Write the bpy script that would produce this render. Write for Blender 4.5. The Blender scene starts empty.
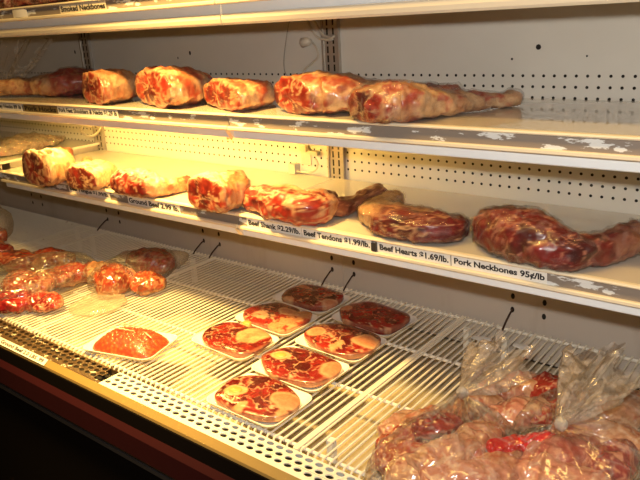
import bpy, bmesh, math, random
from mathutils import Vector, noise, Matrix

random.seed(7)
S = 0.0254            # everything below is laid out in inches
ZF = 54.5             # height of the plan's zero above the shop floor, inches
scene = bpy.context.scene
COL = scene.collection

# ------------------------------------------------------------------ camera
CF = 677.58
YAW, PITCH, ROLL = math.radians(-39.28), math.radians(18.11), math.radians(3.32)
CAM = Vector((48.4, -63.39, 6.24))
cy, sy = math.cos(YAW), math.sin(YAW)
cp, sp = math.cos(PITCH), math.sin(PITCH)
FWD = Vector((sy*cp, cy*cp, -sp))
r0 = Vector((cy, -sy, 0.0))
d0 = FWD.cross(r0)
cr, sr = math.cos(ROLL), math.sin(ROLL)
RGT = cr*r0 + sr*d0
DWN = -sr*r0 + cr*d0


def W(v):
    return Vector((v[0]*S, v[1]*S, (v[2]+ZF)*S))


def ray(u, v):
    return RGT*((u-320)/CF) + DWN*((v-240)/CF) + FWD


def at_z(u, v, z):
    d = ray(u, v)
    return CAM + d*((z-CAM.z)/d.z)


def at_y(u, v, y):
    d = ray(u, v)
    return CAM + d*((y-CAM.y)/d.y)


cd = bpy.data.cameras.new('camera')
cam = bpy.data.objects.new('camera', cd)
COL.objects.link(cam)
M = Matrix((RGT, -DWN, -FWD)).transposed().to_4x4()
M.translation = W(CAM)
cam.matrix_world = M
cd.sensor_width = 36.0
cd.lens = CF*36.0/640.0
cd.clip_start = 0.02
cd.clip_end = 60
scene.camera = cam

# ------------------------------------------------------------------ materials


def newmat(name):
    m = bpy.data.materials.new(name)
    m.use_nodes = True
    nt = m.node_tree
    return m, nt, nt.nodes['Principled BSDF']


def plain(name, col, rough=0.5, metal=0.0, var=0.08, scale=40.0, coat=0.0, bump=0.0, spec=.5):
    m, nt, b = newmat(name)
    b.inputs['Specular IOR Level'].default_value = spec
    tc = nt.nodes.new('ShaderNodeTexCoord')
    n = nt.nodes.new('ShaderNodeTexNoise')
    n.inputs['Scale'].default_value = scale
    n.inputs['Detail'].default_value = 5
    nt.links.new(tc.outputs['Object'], n.inputs['Vector'])
    mx = nt.nodes.new('ShaderNodeMix')
    mx.data_type = 'RGBA'
    mx.inputs['A'].default_value = [c*(1-var) for c in col] + [1]
    mx.inputs['B'].default_value = [min(1, c*(1+var)) for c in col] + [1]
    nt.links.new(n.outputs['Fac'], mx.inputs['Factor'])
    nt.links.new(mx.outputs['Result'], b.inputs['Base Color'])
    b.inputs['Roughness'].default_value = rough
    b.inputs['Metallic'].default_value = metal
    b.inputs['Coat Weight'].default_value = coat
    if bump:
        bp = nt.nodes.new('ShaderNodeBump')
        bp.inputs['Strength'].default_value = bump
        bp.inputs['Distance'].default_value = 0.001
        nt.links.new(n.outputs['Fac'], bp.inputs['Height'])
        nt.links.new(bp.outputs['Normal'], b.inputs['Normal'])
    return m


def stained(name, col, stain, rough, scale, lo, hi, stretch=(1, 1, 1), metal=0.0):
    """base paint with irregular worn patches of another colour"""
    m, nt, b = newmat(name)
    tc = nt.nodes.new('ShaderNodeTexCoord')
    mp = nt.nodes.new('ShaderNodeMapping')
    mp.inputs['Scale'].default_value = stretch
    n = nt.nodes.new('ShaderNodeTexNoise')
    n.inputs['Scale'].default_value = scale
    n.inputs['Detail'].default_value = 6
    n.inputs['Roughness'].default_value = 0.6
    rp = nt.nodes.new('ShaderNodeValToRGB')
    rp.color_ramp.elements[0].position = lo
    rp.color_ramp.elements[0].color = list(col) + [1]
    rp.color_ramp.elements[1].position = hi
    rp.color_ramp.elements[1].color = list(stain) + [1]
    nt.links.new(tc.outputs['Object'], mp.inputs['Vector'])
    nt.links.new(mp.outputs['Vector'], n.inputs['Vector'])
    nt.links.new(n.outputs['Fac'], rp.inputs['Fac'])
    nt.links.new(rp.outputs['Color'], b.inputs['Base Color'])
    b.inputs['Roughness'].default_value = rough
    b.inputs['Metallic'].default_value = metal
    return m


def meat_material(name, rough=0.32, coat=0.5, bump=0.5, spec=0.5):
    m, nt, b = newmat(name)
    at = nt.nodes.new('ShaderNodeAttribute')
    at.attribute_name = 'flesh'
    tc = nt.nodes.new('ShaderNodeTexCoord')
    n = nt.nodes.new('ShaderNodeTexNoise')
    n.inputs['Scale'].default_value = 130
    n.inputs['Detail'].default_value = 4
    nt.links.new(tc.outputs['Object'], n.inputs['Vector'])
    mx = nt.nodes.new('ShaderNodeMix')
    mx.data_type = 'RGBA'
    mx.blend_type = 'MULTIPLY'
    mx.inputs['Factor'].default_value = 0.55
    rp = nt.nodes.new('ShaderNodeValToRGB')
    rp.color_ramp.elements[0].position = 0.3
    rp.color_ramp.elements[0].color = (0.62, 0.5, 0.48, 1)
    rp.color_ramp.elements[1].position = 0.65
    rp.color_ramp.elements[1].color = (1, 1, 1, 1)
    nt.links.new(n.outputs['Fac'], rp.inputs['Fac'])
    nt.links.new(at.outputs['Color'], mx.inputs['A'])
    nt.links.new(rp.outputs['Color'], mx.inputs['B'])
    nt.links.new(mx.outputs['Result'], b.inputs['Base Color'])
    bp = nt.nodes.new('ShaderNodeBump')
    bp.inputs['Strength'].default_value = bump
    bp.inputs['Distance'].default_value = 0.0015
    nt.links.new(n.outputs['Fac'], bp.inputs['Height'])
    nt.links.new(bp.outputs['Normal'], b.inputs['Normal'])
    b.inputs['Roughness'].default_value = rough
    b.inputs['Coat Weight'].default_value = coat
    b.inputs['Coat Roughness'].default_value = 0.12
    b.inputs['Specular IOR Level'].default_value = spec
    return m


def film_material(name, haze=0.06, gloss=0.10, scale=55.0, tint=(1, 1, 1), bump=0.6, fres=0.5, hcol=(.85, .82, .78), crease=0.0, cscale=22.0, rough=.10):
    """clear plastic film: mostly see-through, glossy along its creases"""
    m, nt, b = newmat(name)
    nt.nodes.remove(b)
    out = nt.nodes['Material Output']
    tr = nt.nodes.new('ShaderNodeBsdfTransparent')
    tr.inputs['Color'].default_value = list(tint) + [1]
    gl = nt.nodes.new('ShaderNodeBsdfGlossy')
    gl.inputs['Roughness'].default_value = rough
    df = nt.nodes.new('ShaderNodeBsdfDiffuse')
    df.inputs['Color'].default_value = list(hcol) + [1]
    tc = nt.nodes.new('ShaderNodeTexCoord')
    n = nt.nodes.new('ShaderNodeTexNoise')
    n.inputs['Scale'].default_value = scale
    n.inputs['Detail'].default_value = 3
    n.inputs['Distortion'].default_value = 1.4
    nt.links.new(tc.outputs['Object'], n.inputs['Vector'])
    bp = nt.nodes.new('ShaderNodeBump')
    bp.inputs['Strength'].default_value = bump
    bp.inputs['Distance'].default_value = 0.004
    nt.links.new(n.outputs['Fac'], bp.inputs['Height'])
    nt.links.new(bp.outputs['Normal'], gl.inputs['Normal'])
    lw = nt.nodes.new('ShaderNodeLayerWeight')
    lw.inputs['Blend'].default_value = 0.25
    nt.links.new(bp.outputs['Normal'], lw.inputs['Normal'])
    ma = nt.nodes.new('ShaderNodeMath')
    ma.operation = 'MULTIPLY_ADD'
    ma.inputs[1].default_value = fres
    ma.inputs[2].default_value = gloss
    nt.links.new(lw.outputs['Fresnel'], ma.inputs[0])
    m1 = nt.nodes.new('ShaderNodeMixShader')
    m1.inputs['Fac'].default_value = haze
    if crease:
        n2 = nt.nodes.new('ShaderNodeTexNoise')
        n2.inputs['Scale'].default_value = cscale
        n2.inputs['Detail'].default_value = 2
        n2.inputs['Distortion'].default_value = 1.2
        nt.links.new(tc.outputs['Object'], n2.inputs['Vector'])
        rp = nt.nodes.new('ShaderNodeValToRGB')
        els = rp.color_ramp.elements
        els[0].position = .455
        els[0].color = (haze, haze, haze, 1)
        els[1].position = .545
        els[1].color = (haze, haze, haze, 1)
        e = els.new(.5)
        e.color = (crease, crease, crease, 1)
        nt.links.new(n2.outputs['Fac'], rp.inputs['Fac'])
        nt.links.new(rp.outputs['Color'], m1.inputs['Fac'])
    nt.links.new(tr.outputs[0], m1.inputs[1])
    nt.links.new(df.outputs[0], m1.inputs[2])
    m2 = nt.nodes.new('ShaderNodeMixShader')
    nt.links.new(ma.outputs[0], m2.inputs['Fac'])
    nt.links.new(m1.outputs[0], m2.inputs[1])
    nt.links.new(gl.outputs[0], m2.inputs[2])
    nt.links.new(m2.outputs[0], out.inputs['Surface'])
    return m


def emitter(name, col, strength):
    m, nt, b = newmat(name)
    b.inputs['Base Color'].default_value = (0.9, 0.9, 0.9, 1)
    b.inputs['Emission Color'].default_value = list(col) + [1]
    b.inputs['Emission Strength'].default_value = strength
    return m


MAT = dict(
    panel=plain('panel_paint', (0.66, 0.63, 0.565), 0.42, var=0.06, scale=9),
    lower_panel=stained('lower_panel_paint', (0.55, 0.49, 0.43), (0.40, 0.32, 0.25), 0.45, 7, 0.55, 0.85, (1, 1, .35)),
    hole=plain('hole_dark', (0.012, 0.010, 0.008), 0.9),
    steel=plain('steel_post', (0.42, 0.38, 0.33), 0.35, 0.5),
    pan=plain('shelf_enamel', (0.68, 0.62, 0.52), 0.20, var=0.05, scale=14, coat=0.8),
    under=plain('shelf_underside', (0.62, 0.52, 0.40), 0.5, var=0.1, scale=12),
    lip=plain('channel_lip', (0.80, 0.70, 0.52), 0.3, var=0.05),
    channel=stained('channel_backing', (0.25, 0.205, 0.17), (0.72, 0.72, 0.70), 0.4, 34, 0.575, 0.60, (.4, 1, 1.3)),
    face=plain('front_enamel', (0.86, 0.90, 0.93), 0.38, var=0.03),
    fascia=stained('fascia_enamel', (0.74, 0.66, 0.52), (0.25, 0.10, 0.03), 0.4, 9, 0.70, 0.73, (.6, 1, 2.5)),
    card=plain('card_stock', (0.86, 0.82, 0.75), 0.7, var=0.03),
    ink=plain('black_ink', (0.015, 0.012, 0.012), 0.7),
    wire=stained('wire_enamel', (0.86, 0.80, 0.66), (0.42, 0.27, 0.14), 0.35, 30, 0.66, 0.74),
    bar=stained('bar_enamel', (0.88, 0.84, 0.74), (0.35, 0.2, 0.1), 0.35, 40, 0.66, 0.72),
    drip=stained('drain_pan_enamel', (0.54, 0.47, 0.34), (0.36, 0.27, 0.15), 0.35, 12, 0.45, 0.75),
    grille=stained('grille_enamel', (0.86, 0.82, 0.72), (0.5, 0.38, 0.22), 0.35, 25, 0.66, 0.8),
    grime=stained('soiled_grille', (0.07, 0.040, 0.018), (0.72, 0.66, 0.52), 0.5, 75, 0.60, 0.64, (.7, 1, 1)),
    nose=plain('case_nose_enamel', (0.26, 0.175, 0.06), 0.4, var=0.05),
    black=plain('black_trim', (0.003, 0.002, 0.002), 0.8, spec=.05),
    maroon=plain('maroon_bumper', (0.019, 0.0012, 0.0035), 0.6, var=0.15, scale=25, spec=.15),
    grey=plain('grey_trim', (0.03, 0.028, 0.028), 0.5),
    floor=plain('floor_tile', (0.10, 0.09, 0.085), 0.6, var=0.1, scale=6),
    foam=plain('foam_tray', (0.88, 0.84, 0.76), 0.55, var=0.02, scale=120),
    cable=plain('cable_vinyl', (0.58, 0.52, 0.42), 0.45, var=0.04),
    wirethin=plain('thin_wire', (0.35, 0.32, 0.27), 0.45, var=0.04),
    plug=plain('plug_plastic', (0.62, 0.56, 0.45), 0.4, var=0.04),
    rust=plain('rusted_steel', (0.05, 0.022, 0.012), 0.7, var=0.4, scale=80),
    meat=meat_material('meat_surface', 0.4, 0.3),
    wetmeat=meat_material('wet_meat_surface', 0.22, 0.9, 0.35),
    mince=meat_material('minced_meat', 0.45, 0.35, 0.9),
    bone=plain('bone', (0.66, 0.48, 0.32), 0.4, var=0.08, scale=90, coat=0.3),
    marrow=plain('marrow', (0.62, 0.33, 0.09), 0.35, var=0.15, scale=90, coat=0.5),
    film=film_material('cling_film', 0.004, 0.008, 40, fres=0.14),
    wrap=film_material('shrink_wrap', 0.01, 0.03, 50, fres=0.28, bump=1.0, crease=.07, cscale=16),
    bag=film_material('poly_bag', 0.025, 0.05, 16, fres=0.45, bump=.9, crease=.15, cscale=13, rough=.12),
    ruffle=film_material('ruffle_poly', 0.14, 0.08, 26, fres=0.5, bump=.9, hcol=(.8, .68, .58), crease=.34, cscale=20),
    fold=film_material('folded_film', 0.7, 0.12, 60, fres=0.5, bump=0.8, hcol=(.85, .72, .5)),
    knot=film_material('knot_poly', 0.35, 0.12, 60, fres=0.5, bump=1.0, hcol=(.85, .80, .74)),
    haze=film_material('hazy_poly', 0.24, 0.08, 30, fres=0.35, bump=0.9, hcol=(.75, .66, .5), crease=.36, cscale=18),
    sheet=film_material('hanging_poly', 0.12, 0.10, 14, fres=0.5, bump=0.9, crease=.45, cscale=9, hcol=(.8, .66, .5)),
    tube=emitter('lamp_tube', (1.0, 0.62, 0.14), 1.0),
    scrap=plain('paper_scrap', (0.8, 0.8, 0.76), 0.8, var=0.06),
)

# ------------------------------------------------------------------ mesh helpers


class MB:
    def __init__(s):
        s.v, s.f, s.m, s.c = [], [], [], []

    def add(s, verts, faces, mi=0, cols=None):
        o = len(s.v)
        s.v += [tuple(v) for v in verts]
        s.f += [[i+o for i in f] for f in faces]
        s.m += [mi]*len(faces)
        if cols:
            s.c += cols

    def box(s, x0, x1, y0, y1, z0, z1, mi=0):
        vs = [(x, y, z) for z in (z0, z1) for y in (y0, y1) for x in (x0, x1)]
        s.add(vs, [(0, 2, 3, 1), (4, 5, 7, 6), (0, 1, 5, 4), (2, 6, 7, 3), (0, 4, 6, 2), (1, 3, 7, 5)], mi)

    def prism(s, x0, x1, prof, mi=0):
        """profile in (y, z), extruded along X"""
        n = len(prof)
        vs = [(x0, y, z) for y, z in prof] + [(x1, y, z) for y, z in prof]
        fs = [(i, (i+1) % n, n+(i+1) % n, n+i) for i in range(n)]
        fs += [tuple(range(n))[::-1], tuple(range(n, 2*n))]
        s.add(vs, fs, mi)

    def tube(s, pts, r, seg=8, mi=0):
        pts = [Vector(p) for p in pts]
        vs, fs = [], []
        up = Vector((0.13, 0.21, 0.97))
        for i, p in enumerate(pts):
            t = (pts[min(i+1, len(pts)-1)] - pts[max(i-1, 0)]).normalized()
            a = t.cross(up)
            if a.length < 1e-3:
                a = t.cross(Vector((1, 0, 0)))
            a.normalize()
            b = t.cross(a)
            rr = r[i] if isinstance(r, (list, tuple)) else r
            for k in range(seg):
                an = 2*math.pi*k/seg
                vs.append(p + (a*math.cos(an) + b*math.sin(an))*rr)
        for i in range(len(pts)-1):
            for k in range(seg):
                fs.append((i*seg+k, i*seg+(k+1) % seg, (i+1)*seg+(k+1) % seg, (i+1)*seg+k))
        fs.append(tuple(range(seg))[::-1])
        fs.append(tuple(range((len(pts)-1)*seg, len(pts)*seg)))
        s.add(vs, fs, mi)

    def disc(s, c, r, axis='y', n=8, mi=0, sx=1.0, sz=1.0):
        vs = []
        for k in range(n):
            a = 2*math.pi*k/n
            if axis == 'y':
                vs.append((c[0]+r*sx*math.cos(a), c[1], c[2]+r*sz*math.sin(a)))
            else:
                vs.append((c[0]+r*sx*math.cos(a), c[1]+r*sz*math.sin(a), c[2]))
        s.add(vs, [tuple(range(n))], mi)

    def build(s, name, mats, parent=None, origin=None, smooth=False, colname='flesh', fix=True):
        if origin is None:
            if parent is not None:
                origin = Vector(parent['_o'])
            else:
                n = max(1, len(s.v))
                xs, ys, zs = zip(*s.v)
                origin = Vector(((min(xs)+max(xs))/2, (min(ys)+max(ys))/2, min(zs)))
        origin = Vector(origin)
        me = bpy.data.meshes.new(name)
        me.from_pydata([(Vector(v)-origin)*S for v in s.v], [], s.f)
        if not isinstance(mats, (list, tuple)):
            mats = [mats]
        for m in mats:
            me.materials.append(m)
        me.polygons.foreach_set('material_index', s.m)
        me.polygons.foreach_set('use_smooth', [smooth]*len(s.f))
        if s.c:
            ca = me.color_attributes.new(colname, 'FLOAT_COLOR', 'POINT')
            flat = []
            for c in s.c:
                flat += [c[0], c[1], c[2], 1.0]
            ca.data.foreach_set('color', flat)
        me.update()
        if fix:
            bm = bmesh.new()
            bm.from_mesh(me)
            bmesh.ops.recalc_face_normals(bm, faces=bm.faces)
            bm.to_mesh(me)
            bm.free()
        o = bpy.data.objects.new(name, me)
        COL.objects.link(o)
        o['_o'] = list(origin)
        if parent is not None:
            o.parent = parent
            po = Vector(parent['_o'])
            o.location = (origin-po)*S
        else:
            o.location = W(origin)
        return o


def tag(o, label, cat, group=None, kind=None):
    if label:
        o['label'] = label
    if cat:
        o['category'] = cat
    if group:
        o['group'] = group
    if kind:
        o['kind'] = kind
    return o


def thing(name, label, cat, origin, group=None):
    o = bpy.data.objects.new(name, None)
    o.empty_display_size = 0.05
    COL.objects.link(o)
    o.location = W(origin)
    o['_o'] = list(origin)
    return tag(o, label, cat, group)


def lerp(a, b, t):
    return a+(b-a)*t


def mix(a, b, t):
    t = max(0.0, min(1.0, t))
    return (a[0]+(b[0]-a[0])*t, a[1]+(b[1]-a[1])*t, a[2]+(b[2]-a[2])*t)


def ss(a, b, x):
    if a == b:
        return 0.0 if x < a else 1.0
    t = max(0.0, min(1.0, (x-a)/(b-a)))
    return t*t*(3-2*t)


def nz(p, sc=1.0, seed=0.0):
    return noise.noise(Vector((p[0]*sc+seed*7.31, p[1]*sc-seed*3.7, p[2]*sc+seed*5.13)))


def fbm(p, sc, seed=0.0, o=3):
    v, a = 0.0, 0.6
    for i in range(o):
        v += a*nz(p, sc, seed+i*1.7)
        sc *= 2.1
        a *= 0.5
    return v


RED = (0.26, 0.012, 0.008)
DARK = (0.09, 0.004, 0.005)
LRED = (0.40, 0.034, 0.018)
PINK = (0.46, 0.12, 0.07)
FAT = (0.56, 0.31, 0.16)
CREAM = (0.62, 0.39, 0.20)
SKIN = (0.42, 0.15, 0.055)
BROWN = (0.20, 0.055, 0.022)


def muscle(p, sc=0.55, seed=0.0, seam=0.10, base=RED, dark=DARK, light=LRED, fat=FAT, stretch=(1, 1, 1)):
    """muscle groups parted by thin irregular fat seams, with fibres and marbling"""
    q = Vector((p[0]*stretch[0], p[1]*stretch[1], p[2]*stretch[2]))
    w = Vector((fbm(q, .5, seed+2), fbm(q, .5, seed+9), fbm(q, .5, seed+5)))*1.9
    q = (q+w)*sc + Vector((seed*3.3, seed*1.9, seed*2.7))
    ds, ps = noise.voronoi(q)
    e = ds[1]-ds[0]
    cell = (math.sin(ps[0][0]*12.9+ps[0][1]*78.2+ps[0][2]*37.7)*43758.5) % 1.0
    fine = fbm(p, 2.0, seed+4)
    blot = fbm(p, .8, seed+6)
    c = mix(dark, base, cell*1.5+blot)
    c = mix(c, light, max(0, cell-.45)*1.2+max(0, blot)*.9)
    c = mix(c, dark, max(0, -fine)*1.3)
    thick = seam*(.35+1.3*max(0, .5+fbm(p, .5, seed+15)))
    s = (1-ss(thick*.3, thick, e+.06*fine))*.85
    big = ss(.34, .50, fbm(p, .42, seed+17)+.35*fine)       # broader sheets of fat
    s = max(s, big*.85)
    s = max(s, ss(.34, .55, fbm(p, 1.9, seed+13))*.25)       # flecks
    return mix(c, mix(fat, PINK, .5*ss(-.2, .3, blot)), s)


def catmull(P, t):
    n = len(P)-1
    x = t*n
    i = min(int(x), n-1)
    f = x-i
    p0 = P[max(i-1, 0)]
    p1, p2 = P[i], P[i+1]
    p3 = P[min(i+2, n)]
    return [0.5*((2*b)+(-a+c)*f+(2*a-5*b+4*c-d)*f*f+(-a+3*b-3*c+d)*f**3) for a, b, c, d in zip(p0, p1, p2, p3)]


def loft(st, seg=72, rings=60, colfn=None, amp=.18, asc=.45, seed=0.0, cap=10, flat=.55, bulge=.35, end_bulge=.9,
         yaw0=None, grow=0.0, pleat=None, crease=0.0):
    """blend rings between stations (x, y, zbase, half width, height); returns an MB.
    The first end is a flat-ish cut, the other is rounded."""
    mb = MB()
    ts = [i/(rings-1) for i in range(rings)]
    P = [catmull(st, t) for t in ts]
    vs, cs = [], []

    def ringdata(i):
        a, b = P[max(i-1, 0)], P[min(i+1, rings-1)]
        T = Vector((b[0]-a[0], b[1]-a[1], 0))
        if T.length < 1e-6:
            T = Vector((1, 0, 0))
        T.normalize()
        if yaw0 is not None:
            k = 1-ss(0, .45, ts[i])
            T = (T*(1-k) + Vector((math.cos(yaw0), math.sin(yaw0), 0))*k).normalized()
        return T, Vector((T.y, -T.x, 0))

    rows = []
    T0, N0 = ringdata(0)
    T1, N1 = ringdata(rings-1)
    for j in range(cap, 0, -1):                       # cut end, outside in
        rr = j/cap
        rows.append((0, 1-(j-0.0)/cap if False else rr, 'cap0'))
    seq = [(0, (k+1)/(cap+1), 'cap0') for k in range(cap)] + [(i, 1.0, 'side') for i in range(rings)] + \
          [(rings-1, 1-(k+1)/(cap+1), 'cap1') for k in range(cap)]
    for (i, rr, zone) in seq:
        T, N = ringdata(i)
        x, y, zb, w, h = P[i]
        w = max(w, .05)+grow
        h = max(h, .05)+grow
        off = 0.0
        sc = rr
        if zone == 'cap0':
            off = -bulge*math.sqrt(max(0, 1-rr**2.5))
        elif zone == 'cap1':
            off = end_bulge*w*math.sqrt(max(0, 1-rr*rr))
        for k in range(seg):
            th = 2*math.pi*k/seg
            c, s_ = math.cos(th), math.sin(th)
            cx = math.copysign(abs(c)**.86, c)
            if s_ >= 0:
                zz = .5+.5*s_**.86
            else:
                zz = .5-.5*abs(s_)**flat
            zz = .5+(zz-.5)*sc
            p = Vector((x, y, 0))+T*off+N*(cx*w*sc)
            p.z = zb+h*zz
            dirv = (N*c+Vector((0, 0, s_))) if zone == 'side' else (N*c*rr+Vector((0, 0, s_*rr))+T*(-1 if zone == 'cap0' else 1)*(1-rr))
            dis = amp*fbm(p, asc, seed)+amp*.42*nz(p, asc*3, seed+3)+amp*.16*nz(p, asc*8, seed+6)
            if crease:
                dis += crease*abs(nz(p, 1.1, seed+8))
            if pleat:
                dis += pleat(ts[i], th, zone, rr)
            k2 = min(1.0, max(0.0, (p.z-zb)/(.35*h)))  # keep the underside on its shelf
            q = p+dirv*dis
            q.z = lerp(max(q.z, zb), q.z, 0) if q.z < zb else q.z
            vs.append(q)
            if colfn:
                cs.append(colfn(q, ts[i], th, rr, zone, dirv))
    nrow = len(seq)
    fs = []
    for r in range(nrow-1):
        for k in range(seg):
            fs.append((r*seg+k, r*seg+(k+1) % seg, (r+1)*seg+(k+1) % seg, (r+1)*seg+k))
    fs.append(tuple(range(seg)))
    fs.append(tuple(range((nrow-1)*seg, nrow*seg))[::-1])
    mb.add(vs, fs, 0, cs if colfn else None)
    return mb


# ------------------------------------------------------------------ the shop shell
fl = MB()
fl.box(-140, 120, -150, 8, -ZF-2, -ZF)
tag(fl.build('floor', MAT['floor']), None, None, kind='structure')
wb = MB()
wb.box(-140, 120, 6, 8, -ZF, 50)
tag(wb.build('wall_back', MAT['panel']), None, None, kind='structure')

# ------------------------------------------------------------------ display case body
ZR = -26.0            # top of the wire racks
case = thing('display_case', 'long refrigerated meat display case with peg-hole back and maroon front bumper', 'display case', (-24, -17, -ZF))
ROWS = (0.0, -1.0, -2.0, -8.92, -9.92, -10.92)
for x0 in (-96, -48, 0):
    m = MB()
    m.box(x0+.04, x0+47.96, 0, 1.5, -13.0, 34)
    for k in range(46):
        X = x0+1.5+k
        for z in ROWS:
            m.disc((X, -.012, z), .15, 'y', 8, 1)
    if x0 == 0:
        for (u, v, r) in ((538.5, 47, .26), (512, 59, .12), (587, 56, .1)):
            q = at_y(u, v, 0)
            m.disc((q.x, -.012, q.z), r, 'y', 8, 1)
    else:
        for (u, v, r) in ((190, 53, .2), (178, 58, .12), (75, 52, .2)):
            q = at_y(u, v, 0)
            if x0 < q.x < x0+48:
                m.disc((q.x, -.012, q.z), r, 'y', 8, 1, 1, 1.5)
    m.build('back_panel', [MAT['panel'], MAT['hole']], case)
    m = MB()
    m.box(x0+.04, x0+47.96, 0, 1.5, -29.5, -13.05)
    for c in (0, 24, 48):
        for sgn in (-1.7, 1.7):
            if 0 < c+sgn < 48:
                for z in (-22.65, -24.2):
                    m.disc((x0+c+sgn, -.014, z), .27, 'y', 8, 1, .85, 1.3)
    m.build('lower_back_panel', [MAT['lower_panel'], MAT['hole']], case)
for X in (-48, 0, 48):
    m = MB()
    m.box(X-.95, X+.95, -.32, 0, -13, 34)
    m.box(X-1.2, X-.95, -.5, 0, -13, 34)
    m.box(X+.95, X+1.2, -.5, 0, -13, 34)
    z = -12.6
    while z < 33:
        for sx in (-.42, .42):
            m.box(X+sx-.11, X+sx+.11, -.34, -.3, z, z+.75, 1)
        z += 1.0
    m.build('upright_post', [MAT['steel'], MAT['hole']], case)
m = MB()
m.box(-96, 60, -32.6, 0, -30.2, -29.7)
m.build('drain_pan', MAT['drip'], case)
m = MB()
m.box(-96, 60, -32.2, -29.84, ZR-1.0, ZR-.9)  # black plate added below the grilles, standing in for shade inside their holes
m.build('dark_underplate', MAT['hole'], case)
m = MB()                      # front nose of the tub, sloping channel
m.prism(-96, 60, [(-32.3, -26.05), (-32.42, -25.95), (-33.05, -26.35), (-33.1, -26.6), (-32.7, -29.5), (-32.3, -29.5)])
m.build('front_nose', MAT['nose'], case)
m = MB()
m.prism(-96, 60, [(-32.75, -26.62), (-33.25, -26.62), (-33.4, -28.0), (-32.75, -28.0)])
m.build('black_strip', MAT['black'], case)
m = MB()
m.prism(-96, 60, [(-32.7, -28.0), (-33.4, -28.0), (-33.9, -28.5), (-34.0, -30.6), (-33.6, -31.3), (-32.7, -31.3)])
m.build('bumper', MAT['maroon'], case)
m = MB()
m.box(-96, 60, -33.75, -32.7, -31.75, -31.3)
m.build('bumper_rail', MAT['grey'], case)
m = MB()
m.box(-96, 60, -33.2, -1, -ZF+5, -31.75)
m.box(-96, 60, -30.5, -1, -ZF, -ZF+5)
m.build('lower_cabinet', MAT['black'], case)

# rusted hooks in the slots of the lower panel
for i, X in enumerate((-49.7, -25.7, -22.3, -1.7, 1.7, 22.3)):
    m = MB()
    m.tube([(X, .2, -24.15), (X, -.5, -24.35), (X-.02, -1.6, -25.0), (X-.04, -2.3, -25.6)], .11, 6)
    where = ['low at far left, below the left end of the lower shelf', 'left of the pair behind the empty end of the clear bag',
             'right of the pair behind the empty end of the clear bag', 'left of the pair behind the rearmost trays of steak',
             'right of the pair behind the rearmost trays of steak', 'behind the ruffle of the tied bag nearest the steak trays'][i]
    tag(m.build('rack_hook', MAT['rust']), 'rusted rack hook '+where, 'hook', 'rack hooks along the lower back panel')

# ------------------------------------------------------------------ shelves
YN = -17.3


def shelf(x0, x1, zs, label, tilt=0.0):
    t = thing('shelf', label, 'shelf', ((x0+x1)/2, -8.6, zs-2.4), 'enamelled shelf sections')
    a, b = x0+.06, x1-.06
    m = MB()
    m.prism(a, b, [(-.35, zs), (-17.0, zs), (-17.0, zs-.35), (-.35, zs-.35)])
    m.build('shelf_pan', MAT['pan'], t)
    m = MB()
    m.prism(a, b, [(YN+.1, zs+.02), (YN-.1, zs-.02), (YN-.16, zs-.14), (YN-.1, zs-.24), (YN+.2, zs-.26), (YN+.3, zs-.36), (-17.0, zs-.3), (-17.0, zs+.02)])
    m.prism(a, b, [(YN+.12, zs-1.22), (YN-.1, zs-1.22), (YN-.2, zs-1.3), (YN-.2, zs-1.5), (YN-.05, zs-1.6), (YN+.5, zs-1.6), (YN+.5, zs-1.4)])
    m.build('channel_lip', MAT['lip'], t)
    m = MB()
    m.prism(a, b, [(YN+.2, zs-.24), (YN+.14, zs-1.25), (YN+.4, zs-1.5), (YN+.4, zs-.3)])
    m.build('price_channel', MAT['channel'], t)
    m = MB()
    m.prism(a, b, [(YN+.5, zs-1.5), (YN+.5, zs-2.38), (YN+.58, zs-2.46), (YN+.8, zs-2.46), (YN+.8, zs-1.5)])
    m.build('front_panel', MAT['face'], t)
    if zs > 5:
        m = MB()
        m.prism(a, b, [(YN+.55, zs-2.44), (YN+.42, zs-2.6), (YN+.36, zs-2.9), (YN+.44, zs-3.25), (YN+.62, zs-3.44), (YN+.9, zs-3.44), (YN+.9, zs-2.44)])
        m.build('fascia', MAT['fascia'], t)
    for X in (a+.3, b-.5):
        m = MB()
        m.prism(X, X+.2, [(-.6, zs-.4), (-15.5, zs-.4), (-15.5, zs-1.2), (-3, zs-2.2), (-.6, zs-2.4)])
        m.build('bracket', MAT['steel'], t)
    return t


Z0, Z1, Z2 = 9.55, -2.05, -12.1
shelf(-48, 0, Z0, 'top enamelled shelf section on the left, with dark meat packs on it')
shelf(0, 48, Z0, 'top enamelled shelf section on the right, only its front edge in view')
shelf(-96, -48, Z0, 'top enamelled shelf section beyond the far left post')
shelf(-48, 0, Z1, 'middle enamelled shelf section on the left, carrying a row of pale cut legs')
shelf(0, 48, Z1, 'middle enamelled shelf section on the right, mostly empty at its right end')
shelf(-96, -48, Z1, 'middle enamelled shelf section beyond the far left post')
shelf(-48, 0, Z2, 'lower enamelled shelf section on the left, with the Ground Beef price card')
shelf(0, 48, Z2, 'lower enamelled shelf section on the right, with the row of printed price cards')
shelf(-96, -48, Z2+1.2, 'lower enamelled shelf section at far left, set higher than its neighbour')

# ------------------------------------------------------------------ wire racks


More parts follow.
